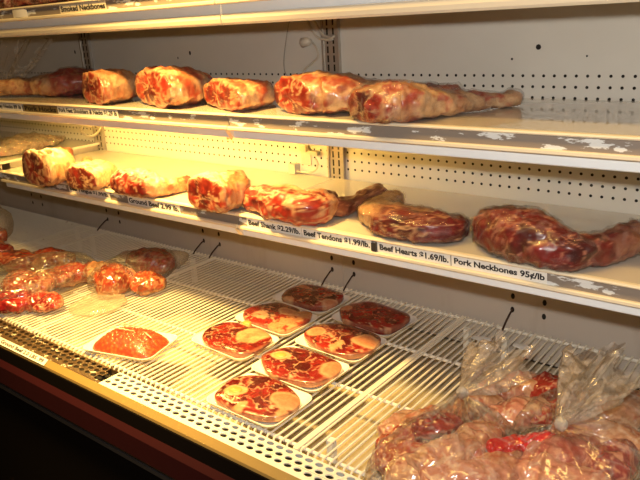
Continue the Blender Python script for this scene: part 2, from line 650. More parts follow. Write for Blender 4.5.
def rack(x0, x1, thick, label):
    t = thing('wire_rack', label, 'wire rack', ((x0+x1)/2, -15, ZR-.5), 'white wire racks in the bottom of the case')
    m = MB()
    n = int(round((x1-x0-.3)/.72))
    for k in range(n+1):
        X = x0+.15+(x1-x0-.3)*k/n
        m.tube([(X, -.6, ZR-.02), (X, -29.55, ZR-.02)], .095, 6)
        m.tube([(X, -29.55, ZR-.02), (X, -29.72, ZR-.35)], .095, 6)
    m.build('wires', MAT['wire'], t)
    for y in (-.75, -10.2, -19.65, -29.0):
        m = MB()
        m.tube([(x0+.1, y, ZR-.27), (x1-.1, y, ZR-.27)], .17, 8)
        m.build('crossbar', MAT['bar'], t)
    for X in thick:
        m = MB()
        m.box(X-.17, X+.17, -29.7, -.6, ZR-.28, ZR+.0)
        m.build('support_bar', MAT['wire'], t)
    for y in (-3, -27):
        for X in (x0+2, x1-2):
            m = MB()
            m.box(X-.3, X+.3, y-.3, y+.3, -29.7, ZR-.12)
            m.build('foot', MAT['bar'], t)
    return t


rack(-27.2, 20.6, (-22.9, 17.1), 'long white wire rack under the trays of steak')
rack(20.9, 59, (25.2, 55), 'white wire rack under the two tied bags on the right')
rack(-52.6, -27.5, (-49.2, -31.2), 'white wire rack under the bag of red meat at left')
rack(-95, -52.9, (-56.5, -91), 'dim white wire rack at the far left end of the case')

# front air grilles


def grille(x0, x1, mat, label, rx=.37, ry=.235):
    m = MB()
    rows = (-30.27, -30.94, -31.64)
    z = ZR+.02
    n = 10
    pitch = 1.0
    hy = .34
    for ri, yc in enumerate(rows):
        off = .5*(ri % 2)
        nx = int((x1-x0-.6)/pitch)
        xs = x0+.05
        for k in range(nx):
            a = xs+off+k*pitch
            cx = a+pitch/2
            if k == 0 and off:
                m.box(xs, a, yc-hy, yc+hy, z-.06, z)
            # square cell with an oval hole
            outer, inner = [], []
            for q in range(16):
                an = 2*math.pi*q/16
                c, s_ = math.cos(an), math.sin(an)
                k1 = max(abs(c), abs(s_))
                outer.append((cx+c/k1*pitch/2, yc+s_/k1*hy, z))
                inner.append((cx+c*rx, yc+s_*ry, z))
            low = [(p[0], p[1], z-.12) for p in inner]
            fs = [(q, (q+1) % 16, 16+(q+1) % 16, 16+q) for q in range(16)]
            fs += [(16+q, 16+(q+1) % 16, 32+(q+1) % 16, 32+q) for q in range(16)]
            m.add(outer+inner+low, fs)
    m.box(x0, x1, -32.28, -31.98, z-.06, z)
    m.prism(x0, x1, [(-32.2, z), (-32.34, z-.02), (-32.34, z-.3), (-32.2, z-.3)])
    m.box(x0, x1, -29.93, -29.86, z-.8, z)
    return tag(m.build('air_grille', mat, fix=False), label, 'grille', 'perforated air grilles along the front edge')


grille(-5.6, 46, MAT['grille'], 'white perforated air grille along the front edge, below the trays of steak')
grille(-54, -5.7, MAT['grime'], 'dark soiled perforated air grille at front left, above the lower price card')

# ------------------------------------------------------------------ price cards
FONT = None


def card(u0, u1, zs, text, label, y=YN+.06, htop=.30, hbot=1.2, words=True, squash=.82, mat='card', curl=0.0):
    """a printed card standing in a shelf's price channel between two picture columns"""
    vm = 240
    a = at_shelf(u0, zs-.75, y)
    b = at_shelf(u1, zs-.75, y)
    x0, x1 = a, b
    m = MB()
    n = 12
    vs, fs = [], []
    for k in range(n+1):
        X = lerp(x0, x1, k/n)
        bow = -.05-curl*math.sin(math.pi*k/n)
        for (zz, dy) in ((zs-htop, 0), (zs-hbot, .06)):
            vs.append((X, y+dy+bow, zz))
            vs.append((X, y+dy+bow+.03, zz))
    for k in range(n):
        o = k*4
        fs += [(o, o+2, o+6, o+4), (o+1, o+5, o+7, o+3), (o, o+4, o+5, o+1), (o+2, o+3, o+7, o+6)]
    fs += [(0, 1, 3, 2), (n*4, n*4+2, n*4+3, n*4+1)]
    m.add(vs, fs)
    c = m.build('price_card', MAT[mat])
    tag(c, label, 'price card', 'printed price cards in the shelf channels')
    if words and text:
        lettering(text, c, x0+.25, x1-.15, y-.075-curl*.9, zs-htop-.12, zs-hbot+.14)
    return c


def at_shelf(u, z, y):
    """X of the point of the line (y, z) that stands in picture column u"""
    lo, hi = -80.0, 60.0
    for _ in range(60):
        mid = (lo+hi)/2
        q = Vector((mid, y, z))-CAM
        uu = 320+CF*q.dot(RGT)/q.dot(FWD)
        if uu < u:
            lo = mid
        else:
            hi = mid
    return (lo+hi)/2


def text_mesh(text, bold=0.035):
    cu = bpy.data.curves.new('lettering', 'FONT')
    cu.body = text
    cu.offset = bold
    cu.extrude = 0.0
    cu.resolution_u = 3
    ob = bpy.data.objects.new('tmp', cu)
    COL.objects.link(ob)
    dg = bpy.context.evaluated_depsgraph_get()
    me = bpy.data.meshes.new_from_object(ob.evaluated_get(dg))
    bpy.data.objects.remove(ob)
    bpy.data.curves.remove(cu)
    return me


def lettering(text, parent, x0, x1, y, ztop, zbot, tilt=None, bold=.035):
    me = text_mesh(text, bold)
    xs = [v.co.x for v in me.vertices]
    ys = [v.co.y for v in me.vertices]
    ax, bx, ay, by = min(xs), max(xs), min(ys), max(ys)
    po = Vector(parent['_o'])
    for v in me.vertices:
        fx = (v.co.x-ax)/(bx-ax)
        fy = (v.co.y-ay)/(by-ay)
        if tilt is None:
            p = Vector((lerp(x0, x1, fx), y+.05*(1-fy), lerp(zbot, ztop, fy)))
        else:
            p = tilt(fx, fy)
        v.co = (p-po)*S
    me.materials.clear()
    me.materials.append(MAT['ink'])
    o = bpy.data.objects.new('lettering', me)
    COL.objects.link(o)
    o.parent = parent
    o['_o'] = list(po)
    return o


card(247, 301.5, Z2, 'Beef Shank $2.29/lb.', 'white price card reading Beef Shank $2.29/lb.')
card(302, 371.5, Z2, 'Beef Tendons $1.99/lb.', 'white price card reading Beef Tendons $1.99/lb.')
card(377.5, 450.5, Z2, 'Beef Hearts $1.69/lb.', 'white price card reading Beef Hearts $1.69/lb.')
card(451.5, 547, Z2, 'Pork Neckbones 95\u00a2/lb', 'white price card reading Pork Neckbones 95 cents')
card(69, 110, Z2, 'Beef Tongue $1.99/lb.', 'price card reading Beef Tongue, near the left end of the lower shelf')
card(128, 180, Z2, 'Ground Beef 2.99 lb.', 'price card reading Ground Beef, under the pale shank on the lower shelf')
card(58, 118, Z1, 'Pork Feet Shoulders & Necks $1.29 lb', 'long dim price card under the second meat on the middle shelf')
card(24, 57, Z1, 'Pork Hocks', 'dark brown price card beside the long dim card on the middle shelf', mat='nose')
card(-8, 22, Z1, 'Turkey Necks 89 lb', 'short dim price card at the far left end of the middle shelf')
card(13, 27, Z0, '', 'small crumpled blank price card on the top shelf edge', words=False, curl=.25)
card(60, 106, Z0, 'Smoked Neckbones', 'faded price card on the top shelf edge, right of the crumpled one', mat='lip')
# little grey clip between two cards
m = MB()
xa, xb = at_shelf(372, Z2-.7, YN), at_shelf(376.8, Z2-.7, YN)
m.box(xa, xb, YN-.16, YN-.0, Z2-1.15, Z2-.42)
tag(m.build('card_clip', MAT['grey']), 'small grey clip between the Beef Tendons and Beef Hearts price cards', 'clip')

# card on the sloping nose at lower left


def nose_pt(X, f):
    return Vector((X, lerp(-33.07, -32.45, f), lerp(-26.34, -25.93, f)))


m = MB()
xa, xb = -45, at_shelf(46, -26.1, -32.8)
q = [nose_pt(X, f)+Vector((0, -.02, .035)) for X, f in ((xa, 0), (xb, 0), (xb, .98), (xa, .98))]
q2 = [p+Vector((0, -.02, .03)) for p in q]
m.add(q+q2, [(3, 2, 1, 0), (4, 5, 6, 7), (0, 1, 5, 4), (1, 2, 6, 5), (2, 3, 7, 6), (3, 0, 4, 7)])
c = m.build('price_card', MAT['card'])
tag(c, 'yellowed price card on the sloping front edge at lower left', 'price card', 'printed price cards in the shelf channels')
lettering('Ground Beef 2.0 LBS .99', c, 0, 0, 0, 0, 0, tilt=lambda fx, fy: nose_pt(lerp(-23.4, xb-.5, fx), lerp(.2, .8, fy))+Vector((0, -.05, .075)))

# residue of shelf joint clips
for (X, zs, lab) in ((-.05, Z2, 'lower'), (-.05, Z1, 'middle')):
    m = MB()
    m.prism(X-.28, X+.28, [(YN-.14, zs-1.66), (YN+.48, zs-1.66), (YN+.48, zs-2.4), (YN+.4, zs-2.4)])
    tag(m.build('joint_clip', MAT['lip']), 'small cream clip at the joint in the %s shelf front' % lab, 'clip', 'clips at the shelf joints')

# ------------------------------------------------------------------ cords and plugs


def cord(pts, r, label, mat='cable', name='power_cable', grp=None, parent=None):
    P = [tuple(p) for p in pts]
    out = []
    N = 28
    for i in range(N+1):
        out.append(catmull(P, i/N))
    m = MB()
    m.tube(out, r, 8)
    if parent is not None:
        return m.build(name, MAT[mat], parent, smooth=True)
    return tag(m.build(name, MAT[mat], smooth=True), label, 'cable', grp)


def wp(u, v, y=-.3):
    return at_y(u, v, y)


cord([wp(304, 14, -.45), wp(308, 22, -.5), wp(316, 36, -.6), wp(327, 40, -.75), wp(333, 39, -.75)], .14, 'beige power cord curving into the middle post, left one of two')
cord([wp(310, 14, -.45), wp(315, 22, -.5), wp(322, 34, -.6), wp(330, 38, -.9), wp(335, 36, -.85)], .14, 'beige power cord curving into the middle post, right one of two')
cord([wp(291, 14, -.3), wp(287, 34, -.3), wp(284, 58, -.3), wp(285, 72, -.35), wp(291, 80, -.4)], .06, 'thin dark wire hanging down the back panel behind the meat', 'wirethin')
pl = thing('power_plug', 'cream power plug lying against the back panel above the large meat', 'plug', tuple(wp(305, 42, -.6)))
m = MB()
a, b = wp(301, 43, -.6), wp(311, 41, -.6)
m.tube([a, lerp(a, b, .15), lerp(a, b, .7), b], [.25, .55, .5, .2], 12)
m.build('plug_body', MAT['plug'], pl, smooth=True)
m = MB()
m.tube([catmull([tuple(wp(*q)) for q in ((310, 41, -.6), (316, 47, -.6), (318, 56, -.6), (312, 63, -.5), (306, 68, -.5), (302, 74, -.5))], i/24) for i in range(25)], .13, 8)
m.build('plug_cord', MAT['cable'], pl, smooth=True)

# socket cluster under the middle shelf
sk = thing('wall_socket', 'cream wall socket with adapters behind the lower shelf by the middle post', 'socket', tuple(wp(303, 160, -.2)))
q = wp(303, 158, -.1)
m = MB()
m.box(q.x-.2, q.x+1.3, -.2, 0, q.z-.8, q.z+1.3)
m.build('socket_plate', MAT['plug'], sk)
for (u, v, w, h) in ((304, 148, .5, .35), (314, 153, .65, .25)):
    q = wp(u, v, -.4)
    m = MB()
    m.box(q.x-w, q.x+w, -.7, -.1, q.z-h, q.z+h)
    m.build('adapter', MAT['plug'], sk)
q = wp(292, 170, -.9)
m = MB()
m.box(q.x-.5, q.x+.55, -1.0, -.05, Z2+.05, Z2+1.3)
m.build('adapter', MAT['plug'], sk)
m = MB()
m.tube([catmull([tuple(wp(*q)) for q in ((297, 171, -.9), (306, 172.5, -.8), (314, 171, -.7), (318, 165, -.5), (315, 158, -.5))], i/20) for i in range(21)], .12, 8)
m.build('socket_cord', MAT['cable'], sk, smooth=True)

cord([wp(82, 126, -.8), wp(81, 131, -.9), wp(86, 135.5, -1.0), wp(93, 136, -1.0), wp(99, 131, -.8), wp(100, 127, -.6)], .22, 'looped cream cord beside the far left post under the middle shelf')
# ------------------------------------------------------------------ legs of meat


def legcol(seed, cutdir=None, lo=.1, hi=.45, redness=.45, fat=CREAM, skin=SKIN, tcut=(0, .6), seam=.10, sc=.5, capcut=True, dark=DARK, base=RED, rim=.86,
           bones=(), streak=(1, 1, 1), palet=1.0, light=LRED):
    cd_ = Vector(cutdir).normalized() if cutdir else None

    def f(p, t, th, rr, zone, d):
        n = fbm(p, .55, seed+1)
        if zone == 'cap0' and capcut:
            cut = 1-ss(rim+.02, rim+.10, rr+.18*n)
        elif cd_ is not None and zone == 'side':
            g = d.normalized().dot(cd_)
            cut = ss(lo, hi, g+.28*n)*ss(tcut[0]-.04, tcut[0]+.04, t+.04*n)*(1-ss(tcut[1]-.06, tcut[1]+.06, t+.1*n))
        elif zone == 'side' and capcut:
            cut = 1-ss(.0, .26, t+.25*n+.14*max(0, d.normalized().z))   # lean showing round the cut edge
        else:
            cut = 0.0
        m_ = muscle(p, sc, seed, seam, base=base, dark=dark, fat=fat, stretch=streak, light=light)
        k = fbm(p, .42, seed+21)
        s_ = mix(fat, skin, ss(-.25, .35, k))
        s_ = mix(s_, mix(base, PINK, .25), .9*ss(-.05, .2, fbm(p, .6, seed+31)+redness-.42))
        s_ = mix(s_, BROWN, .6*ss(.15, .45, fbm(p, 1.1, seed+41)))
        s_ = mix(s_, FAT, .5*ss(.12, .3, fbm(p, 1.9, seed+44)))
        c = mix(s_, m_, cut)
        edge = 1-abs(2*cut-1)
        c = mix(c, fat, .6*edge)
        for (bx, by, bz, br) in bones:
            dd = (Vector((bx, by, bz))-p).length/br
            if dd < 1.25:
                c = mix(mix(FAT, (0.55, .2, .1), ss(.75, .3, dd) if False else (1-ss(.3, .7, dd))), c, ss(1.0, 1.25, dd))
        return c
    return f


def frame_fit(verts, want, floor, n=7):
    """move and scale a piece on its shelf until it spans the given picture extent"""
    u0, u1, v0, v1 = want
    pv = [Vector(v) for v in verts[::3]]
    o = sum(pv, Vector())/len(pv)
    o.z = floor

    def ext(q):
        tx, ty, s_, sz = q
        us, vs = [], []
        for p in pv:
            w = Vector((o.x+(p.x-o.x)*s_+tx, o.y+(p.y-o.y)*s_+ty, floor+(p.z-floor)*sz))-CAM
            f = w.dot(FWD)
            us.append(320+CF*w.dot(RGT)/f)
            vs.append(240+CF*w.dot(DWN)/f)
        return [min(us)-u0, max(us)-u1, min(vs)-v0, max(vs)-v1]
    q = [0.0, 0.0, 1.0, 1.0]
    for it in range(n):
        r_ = ext(q)
        if max(abs(x) for x in r_) < .4:
            break
        J = []
        for i, h in enumerate((.2, .2, .03, .03)):
            q2 = list(q)
            q2[i] += h
            J.append([(b_-a_)/h for a_, b_ in zip(r_, ext(q2))])
        A = Matrix([[J[c][r2] for c in range(4)] for r2 in range(4)])
        try:
            d = A.inverted() @ Vector(r_)
        except ValueError:
            break
        k = min(1.0, .25/max(abs(d[2]), 1e-6), .25/max(abs(d[3]), 1e-6), 3/max(abs(d[0]), 1e-6), 3/max(abs(d[1]), 1e-6))
        q = [q[i]-k*d[i] for i in range(4)]
        q[2] = max(.6, min(1.5, q[2]))
        q[3] = max(.5, min(1.5, q[3]))
    tx, ty, s_, sz = q
    return lambda p: Vector((o.x+(p[0]-o.x)*s_+tx, o.y+(p[1]-o.y)*s_+ty, floor+(p[2]-floor)*sz))


def leg(label, stations, seed, colfn, wrapped=None, seg=84, rings=80, bulge=.3, end_bulge=.7, yaw0=None, amp=.5, extras=None, name='raw_roast', mat='meat', flat=.55, group=None, fit=None, end=None, wrapmat='wrap'):
    st = [tuple(s) for s in stations]
    if end is not None:
        c0_ = colfn
        e0, e1, ec = end
        colfn = (lambda p, t, th, rr, zone, d: mix(c0_(p, t, th, rr, zone, d), muscle(p, .5, seed+2, .05, base=ec, dark=mix(ec, DARK, .7), light=mix(ec, SKIN, .5)), .85*ss(e0, e1, t+.12*fbm(p, .6, seed+5)) if zone != 'cap0' else 0))
    lb = loft(st, seg, rings, colfn, amp=amp, seed=seed, bulge=bulge, end_bulge=end_bulge, yaw0=yaw0, flat=flat)
    wb_ = None
    if wrapped:
        sub = st if wrapped is True else st[wrapped[0]:wrapped[1]]
        wb_ = loft(sub, 64, 56, None, amp=amp, asc=.45, seed=seed, bulge=bulge+.12, end_bulge=end_bulge+.12, yaw0=yaw0, grow=.14, crease=.22)
    if fit:
        F = frame_fit(lb.v, fit, st[0][2])
        lb.v = [F(v) for v in lb.v]
        if wb_:
            wb_.v = [F(v) for v in wb_.v]
    n0 = Vector((0, 0, 0))
    for v in lb.v:
        n0 += Vector(v)
    n0 /= len(lb.v)
    t = thing(name, label, 'meat', (n0.x, n0.y, st[0][2]-.03), group)
    lb.build('flesh', MAT[mat], t, smooth=True)
    if wb_:
        wb_.build('plastic_wrap', MAT[wrapmat], t, smooth=True)
    if extras:
        extras(t)
    return t


def knob(parent, name, c, r, mat, seed=0.0, sq=(1, 1, 1), col=None):
    """an irregular rounded lump (bone end, knuckle)"""
    bm = bmesh.new()
    bmesh.ops.create_icosphere(bm, subdivisions=4, radius=1)
    m = MB()
    vs, cs = [], []
    for v in bm.verts:
        n = v.co.copy()
        k = 1+.16*fbm(n, 1.1, seed)+.05*nz(n, 4, seed)
        p = Vector((c[0]+n.x*r*sq[0]*k, c[1]+n.y*r*sq[1]*k, c[2]+n.z*r*sq[2]*k))
        vs.append(p)
        if col:
            cs.append(col(p))
    bm.verts.index_update()
    fs = [[v.index for v in f.verts] for f in bm.faces]
    bm.free()
    m.add(vs, fs, 0, cs if col else None)
    return m.build(name, mat, parent, smooth=True)


def between(fl_, fr_, z):
    a, b = at_z(*fl_, z), at_z(*fr_, z)
    return a, b


def std_leg(fl_, fr_, zs, H, end, ew, eh, depth=.45, wide=1.0, ez=0.0, raise_end=0.0):
    """stations of a leg whose broad cut face stands between two points of the shelf front
    and which runs back to a narrow shank"""
    a, b = between(fl_, fr_, zs)
    c = (a+b)/2
    Wd = (b-a).length/2*wide
    fd = (b-a).normalized()
    nrm = Vector((-fd.y, fd.x, 0))                       # into the case
    e = Vector(end) if len(end) == 3 else at_z(end[0], end[1], zs)
    L = (e-c).length
    yaw = math.atan2(nrm.y, nrm.x)
    c1 = c+nrm*min(1.6, L*.14)
    c2 = c+nrm*L*.30+(e-c)*.12
    c3 = lerp(c, e, .58)+nrm*L*.06
    c4 = lerp(c, e, .82)
    st = [(c.x, c.y, zs+.03, Wd*.97, H*.96), (c1.x, c1.y, zs+.03, Wd*1.02, H),
          (c2.x, c2.y, zs+.03, lerp(Wd, ew, depth*.55), H*.97),
          (c3.x, c3.y, zs+.05+ez*.3, lerp(Wd, ew, .72), lerp(H, eh, .6)),
          (c4.x, c4.y, zs+.08+ez*.8, ew*1.02, eh*1.02),
          (e.x, e.y, zs+.08+ez, ew*1.05, eh)]
    return st, yaw, (-nrm.x, -nrm.y, 0)


z1, z2 = Z1, Z2


def shank_end(t, u, v, r_, sd):
    """the shank running back from a cut leg to its knuckle"""
    q = at_z(u, v, Z2+r_)
    o = Vector(t['_o'])
    z = Z2+.03
    st = [(o.x, o.y, z, r_*1.7, r_*2.4), (lerp(o.x, q.x, .4), lerp(o.y, q.y, .4), z, r_*1.35, r_*2.1),
          (lerp(o.x, q.x, .75), lerp(o.y, q.y, .75), z, r_*.85, r_*1.6), (q.x, q.y, z, r_*1.05, r_*1.75)]
    lb = loft(st, 48, 40, (lambda p, tt, th, rr, zone, d: mix(muscle(p, .6, sd, .05, base=(.34, .05, .02)), CREAM, .35+.5*fbm(p, .8, sd))), amp=.2, seed=sd, end_bulge=.6)
    lb.build('shank', MAT['meat'], t, smooth=True)


OR = (0.34, 0.035, 0.016)
# ---- middle shelf, left to right
def P1(u, v): return at_z(u, v, z1)


q0, q1, q2, q3, q4 = P1(96, 93), P1(74, 95), P1(58, 96), P1(32, 96.5), P1(-14, 98)
stA = [(q0.x, q0.y, z1+.03, 2.6, 3.1), (q1.x, q1.y, z1+.03, 2.7, 3.5), (q2.x, q2.y, z1+.03, 2.3, 3.1), (q3.x, q3.y, z1+.2, 1.5, 2.3), (q4.x, q4.y, z1+.35, 1.2, 2.0)]
cA0 = legcol(3, None, redness=1.1, fat=PINK, skin=RED)
cA1 = legcol(4, None, redness=.25)
leg('wrapped leg at far left of the middle shelf, pale bone end to the left', stA, 3,
    lambda p, t, th, rr, zone, d: mix(cA0(p, t, th, rr, zone, d), cA1(p, t, th, rr, zone, d), ss(.40, .58, t+.1*fbm(p, .6, 3))), wrapped=True)

st, yw, cdv = std_leg((87, 99), (120, 105), z1, 3.4, (142, 92), 2.4, 2.9, wide=1.0)
leg('pale fat-topped cut leg, second from left on the middle shelf', st, 11, legcol(11, redness=.22, sc=.45, base=OR, rim=.9, streak=(.6, .8, 1.4)), yaw0=yw, fit=(82, 142, 68, 105))

st, yw, cdv = std_leg((142, 100), (182, 108), z1, 3.8, (212, 96), 2.2, 2.8)


def exC(t):
    q = at_y(197, 95, -11.5)
    knob(t, 'knuckle_bone', (q.x, q.y, max(q.z, Z1+1.35)), 1.3, MAT['bone'], 2, (1.1, .8, .9))


leg('large orange-red cut leg with pale knuckle, third from left on the middle shelf', st, 21, legcol(21, redness=.5, sc=.42, base=OR, fat=CREAM, rim=.88, streak=(.6, .8, 1.4)), yaw0=yw, extras=exC, fit=(135, 216, 65, 108))

st, yw, cdv = std_leg((206, 102), (247, 111), z1, 3.0, (274, 98), 1.5, 2.1)


def exD(t):
    q = at_y(255, 105, -13.2)
    knob(t, 'knuckle_bone', (q.x, q.y, z1+1.0), .95, MAT['bone'], 5, (1.0, .9, .95))


leg('small pale cut leg with a white bone end, fourth from left on the middle shelf', st, 31, legcol(31, redness=.38, sc=.5, base=OR, rim=.86), yaw0=yw, extras=exD, fit=(203, 276, 78, 111))

st, yw, cdv = std_leg((280, 108), (325, 115.5), z1, 3.95, tuple(at_y(458, 84, -3.0)), 1.0, 1.5, raise_end=.2)
e = at_y(458, 86, -3.2)
a, b = between((277, 107), (322, 115), z1)
c = (a+b)/2
st = [(c.x, c.y, z1+.03, 3.4, 3.9), (c.x+1.5, c.y+1.4, z1+.03, 3.8, 4.2), (c.x+4.4, c.y+2.6, z1+.03, 3.5, 3.9),
      (c.x+7.0, c.y+5.0, z1+.05, 2.0, 2.9), (lerp(c.x+7, e.x, .55), lerp(c.y+5, e.y, .55), z1+.3, 1.1, 2.1), (e.x, e.y, z1+.4, .95, 1.7)]
leg('large red cut leg below the hanging plug, fifth from left on the middle shelf', st, 41, legcol(41, redness=.42, sc=.45, rim=.92, base=RED), yaw0=yw, wrapped=(2, 6), fit=(274, 462, 69.5, 114.5), end=(.55, .75, (.2, .02, .015)))

a, b = between((352, 116), (398, 123), z1)
c = (a+b)/2
fd = (b-a).normalized()
e = at_z(520, 103, z1)
st = [(c.x, c.y, z1+.03, 2.6, 2.9), (c.x+1.0, c.y+1.2, z1+.03, 2.9, 3.5), (c.x+2.4, c.y+2.4, z1+.03, 2.6, 3.4),
      (c.x+4.0, c.y+4.6, z1+.06, 1.5, 2.5), (lerp(c.x+4.0, e.x, .45), lerp(c.y+4.6, e.y, .45), z1+.1, .95, 1.8), (e.x, e.y, z1+.1, .85, 1.25)]
leg('wrapped leg with long thin shank, rightmost on the middle shelf', st, 52, legcol(52, redness=.34, sc=.55, rim=.9, base=LRED, fat=CREAM), yaw0=math.atan2(fd.x, -fd.y), wrapped=True, fit=(348, 523, 81, 123))

# ---- lower shelf, left to right
SHADE_RED = (0.17, 0.018, 0.011)  # meat red darkened to put the shade of these front faces into colour
st, yw, cdv = std_leg((27, 177), (70, 188), z2, 4.0, (68, 166), 1.9, 2.3)
leg('thick dark-faced cut leg at the left end of the lower shelf', st, 61, legcol(61, redness=.15, sc=.5, base=SHADE_RED, dark=DARK, fat=CREAM, rim=.9, streak=(.6, .8, 1.4)), yaw0=yw, fit=(22,76,147,187), extras=(lambda t: shank_end(t, 66, 152, 1.0, 61)))
st, yw, cdv = std_leg((70, 183), (116, 190.5), z2, 3.0, (90, 168), 1.6, 1.9)
leg('dark red cut leg, second from left on the lower shelf', st, 71, legcol(71, redness=.2, sc=.5, base=SHADE_RED, fat=CREAM, rim=.9, streak=(.6, .8, 1.4)), yaw0=yw, fit=(65,118,159.5,190), extras=(lambda t: shank_end(t, 87, 160.5, 0.75, 71)))
a, b = between((116, 186), (152, 198), z2)
c = (a+b)/2
e = at_z(200, 184.5, z2)
k = at_z(158, 195, z2)
st = [(lerp(a.x, b.x, .1), lerp(a.y, b.y, .1)+1.6, z2+.03, 1.8, 2.3), (c.x-1, c.y+1.6, z2+.03, 2.3, 2.6), (k.x-1.2, k.y+1.6, z2+.03, 2.0, 2.4), (lerp(k.x, e.x, .5), lerp(k.y+1, e.y, .5), z2+.05, 1.1, 1.7), (e.x, e.y, z2+.08, .95, 1.5)]
leg('thin leg with a long pale shank, third from left on the lower shelf', st, 81, legcol(81, (0.35, -.9, .15), -.05, .3, redness=.42, sc=.6, base=(.24, .022, .012), fat=FAT, tcut=(-.1, .55)), fit=(110, 192, 167, 198))
st, yw, cdv = std_leg((191, 200), (247, 213.5), z2, 3.9, (241, 184), 1.5, 1.9)
leg('bright cut leg left of the joint in the lower shelf', st, 91, legcol(91, redness=.3, sc=.45, base=OR, fat=CREAM, rim=.88, streak=(.6, .8, 1.4)), yaw0=yw, fit=(187,252,170,213), extras=(lambda t: shank_end(t, 238, 175, 0.9, 91)))
def P2(u, v): return at_z(u, v, z2)


k0, k1, k2, k3, k4 = P2(250, 202), P2(274, 211), P2(303, 217), P2(346, 208), P2(385, 189)
st = [(k0.x, k0.y+1.5, z2+.03, 1.6, 2.9), (k1.x, k1.y+1.8, z2+.03, 2.2, 3.5), (k2.x, k2.y+1.7, z2+.03, 2.1, 3.5), (P2(316, 212).x-.2, P2(316, 212).y+2.4, z2+.03, 1.9, 3.1),
      (P2(346, 205).x, P2(346, 205).y, z2+.06, 1.15, 2.0), (k4.x, k4.y, z2+.15, 1.15, 1.8)]
leg('long cut leg above the Beef Shank price card, its dark shank pointing to the wall', st, 102,
    legcol(102, (.25, -.95, .1), -.1, .25, redness=.2, sc=.5, base=LRED, fat=CREAM, tcut=(-.2, .58), streak=(.5, .8, 1.5), seam=.09, capcut=False),
    fit=(243, 388, 183, 226), end=(.60, .72, (.15, .02, .012)), bulge=.9)
l0, l1, l2, l3, l4 = P2(464, 236), P2(430, 241), P2(388, 236), P2(367, 220), P2(393, 203)
st = [(l0.x-.6, l0.y+1.7, z2+.03, 1.3, 2.3), (l1.x+.4, l1.y+2.1, z2+.03, 2.2, 3.4), (l2.x, l2.y+2.3, z2+.03, 2.2, 3.4), (l3.x+1.0, l3.y+1.4, z2+.03, 1.7, 2.9),
      (lerp(l3.x+1.0, l4.x, .6), lerp(l3.y+1.4, l4.y, .6)+.6, z2+.1, 1.2, 2.2), (l4.x, l4.y+1.2, z2+.25, 1.1, 1.9)]
leg('dark shrink-wrapped short leg above the Beef Hearts price card', st, 112,
    legcol(112, (.45, -.85, .2), -.05, .2, redness=.25, sc=.6, base=(0.16, .007, .006), dark=(0.045, .003, .004), light=(0.26, .02, .012), fat=(.60, .34, .17), skin=(.40, .18, .05), tcut=(-.2, .48), streak=(.6, .9, 1.3), seam=.07),
    wrapped=True, fit=(358, 471, 190, 243.5), bulge=.9)
g0, g1, g2, g3, g4 = at_z(474, 240, z2), at_z(506, 254, z2), at_z(552, 268, z2), at_z(602, 266, z2), at_z(668, 247, z2)
st = [(g0.x+.6, g0.y+1.9, z2+.03, 1.9, 3.3), (g1.x+.5, g1.y+2.3, z2+.03, 2.7, 4.0), (g2.x, g2.y+2.5, z2+.03, 2.5, 3.7), (g3.x, g3.y+1.6, z2+.05, 1.6, 2.5), (g4.x, g4.y+.8, z2+.25, 1.5, 2.5)]
leg('long dark red leg in clear wrap at the right end of the lower shelf', st, 122, legcol(122, (.45, -.85, .15), -.25, .15, redness=.35, sc=.42, base=(.15, .006, .006), dark=(.05, .003, .004), light=(.24, .016, .012), fat=(.46, .20, .12), tcut=(-.2, .86), streak=(.5, .9, 1.5), seam=.06), wrapped=True, bulge=.9, fit=(472, 656, 205, 272.5))

# ---- packs on the top shelf (only their lower front edges show)
for i, (u0, v0, u1, v1, H, sd) in enumerate(((-6, 12, 18, 10, 3.2, 131), (20, 8.5, 46, 5, 3.4, 137), (48, 5, 80, 0, 3.4, 141))):
    a, b = at_y(u0, v0, -15.2), at_y(u1, v1, -15.2)
    cxx = (a.x+b.x)/2
    st = [(a.x, -14.5, Z0+.03, 1.8, H*.8), (cxx-.4*(b.x-a.x)*.5, -14.3, Z0+.03, 2.6, H), (cxx+.4*(b.x-a.x)*.5, -14.2, Z0+.03, 2.5, H), (b.x, -13.5, Z0+.05, 1.7, H*.8)]
    leg('dark wrapped meat pack on the top shelf, ' + ['at the left edge of the picture', 'middle one of three', 'right one of three'][i], st, sd,
        legcol(sd, (.4, -.9, .2), -.3, .3, redness=.7, sc=.7, base=(.25, .03, .02), fat=(.6, .36, .25), tcut=(-.2, 1.2)), wrapped=True, name='meat_pack', group='wrapped packs on the top shelf', seg=60, rings=48)

# bundle on the raised shelf at far left
a = at_z(-10, 158, Z2+1.2)
b = at_z(52, 143, Z2+1.2)
st = [(a.x, a.y, Z2+1.23, 2.6, 1.5), (lerp(a.x, b.x, .35), lerp(a.y, b.y, .35), Z2+1.23, 3.4, 1.9), (lerp(a.x, b.x, .75), lerp(a.y, b.y, .75), Z2+1.23, 3.4, 1.7), (b.x, b.y, Z2+1.23, 2.2, 1.0)]
leg('brown bundle in cloudy plastic on the raised shelf at far left', st, 151, legcol(151, redness=.3, base=(.12, .03, .015), fat=(.2, .10, .05), skin=(.12, .05, .025)), wrapped=True, name='meat_pack', group=None, wrapmat='haze', amp=.9)

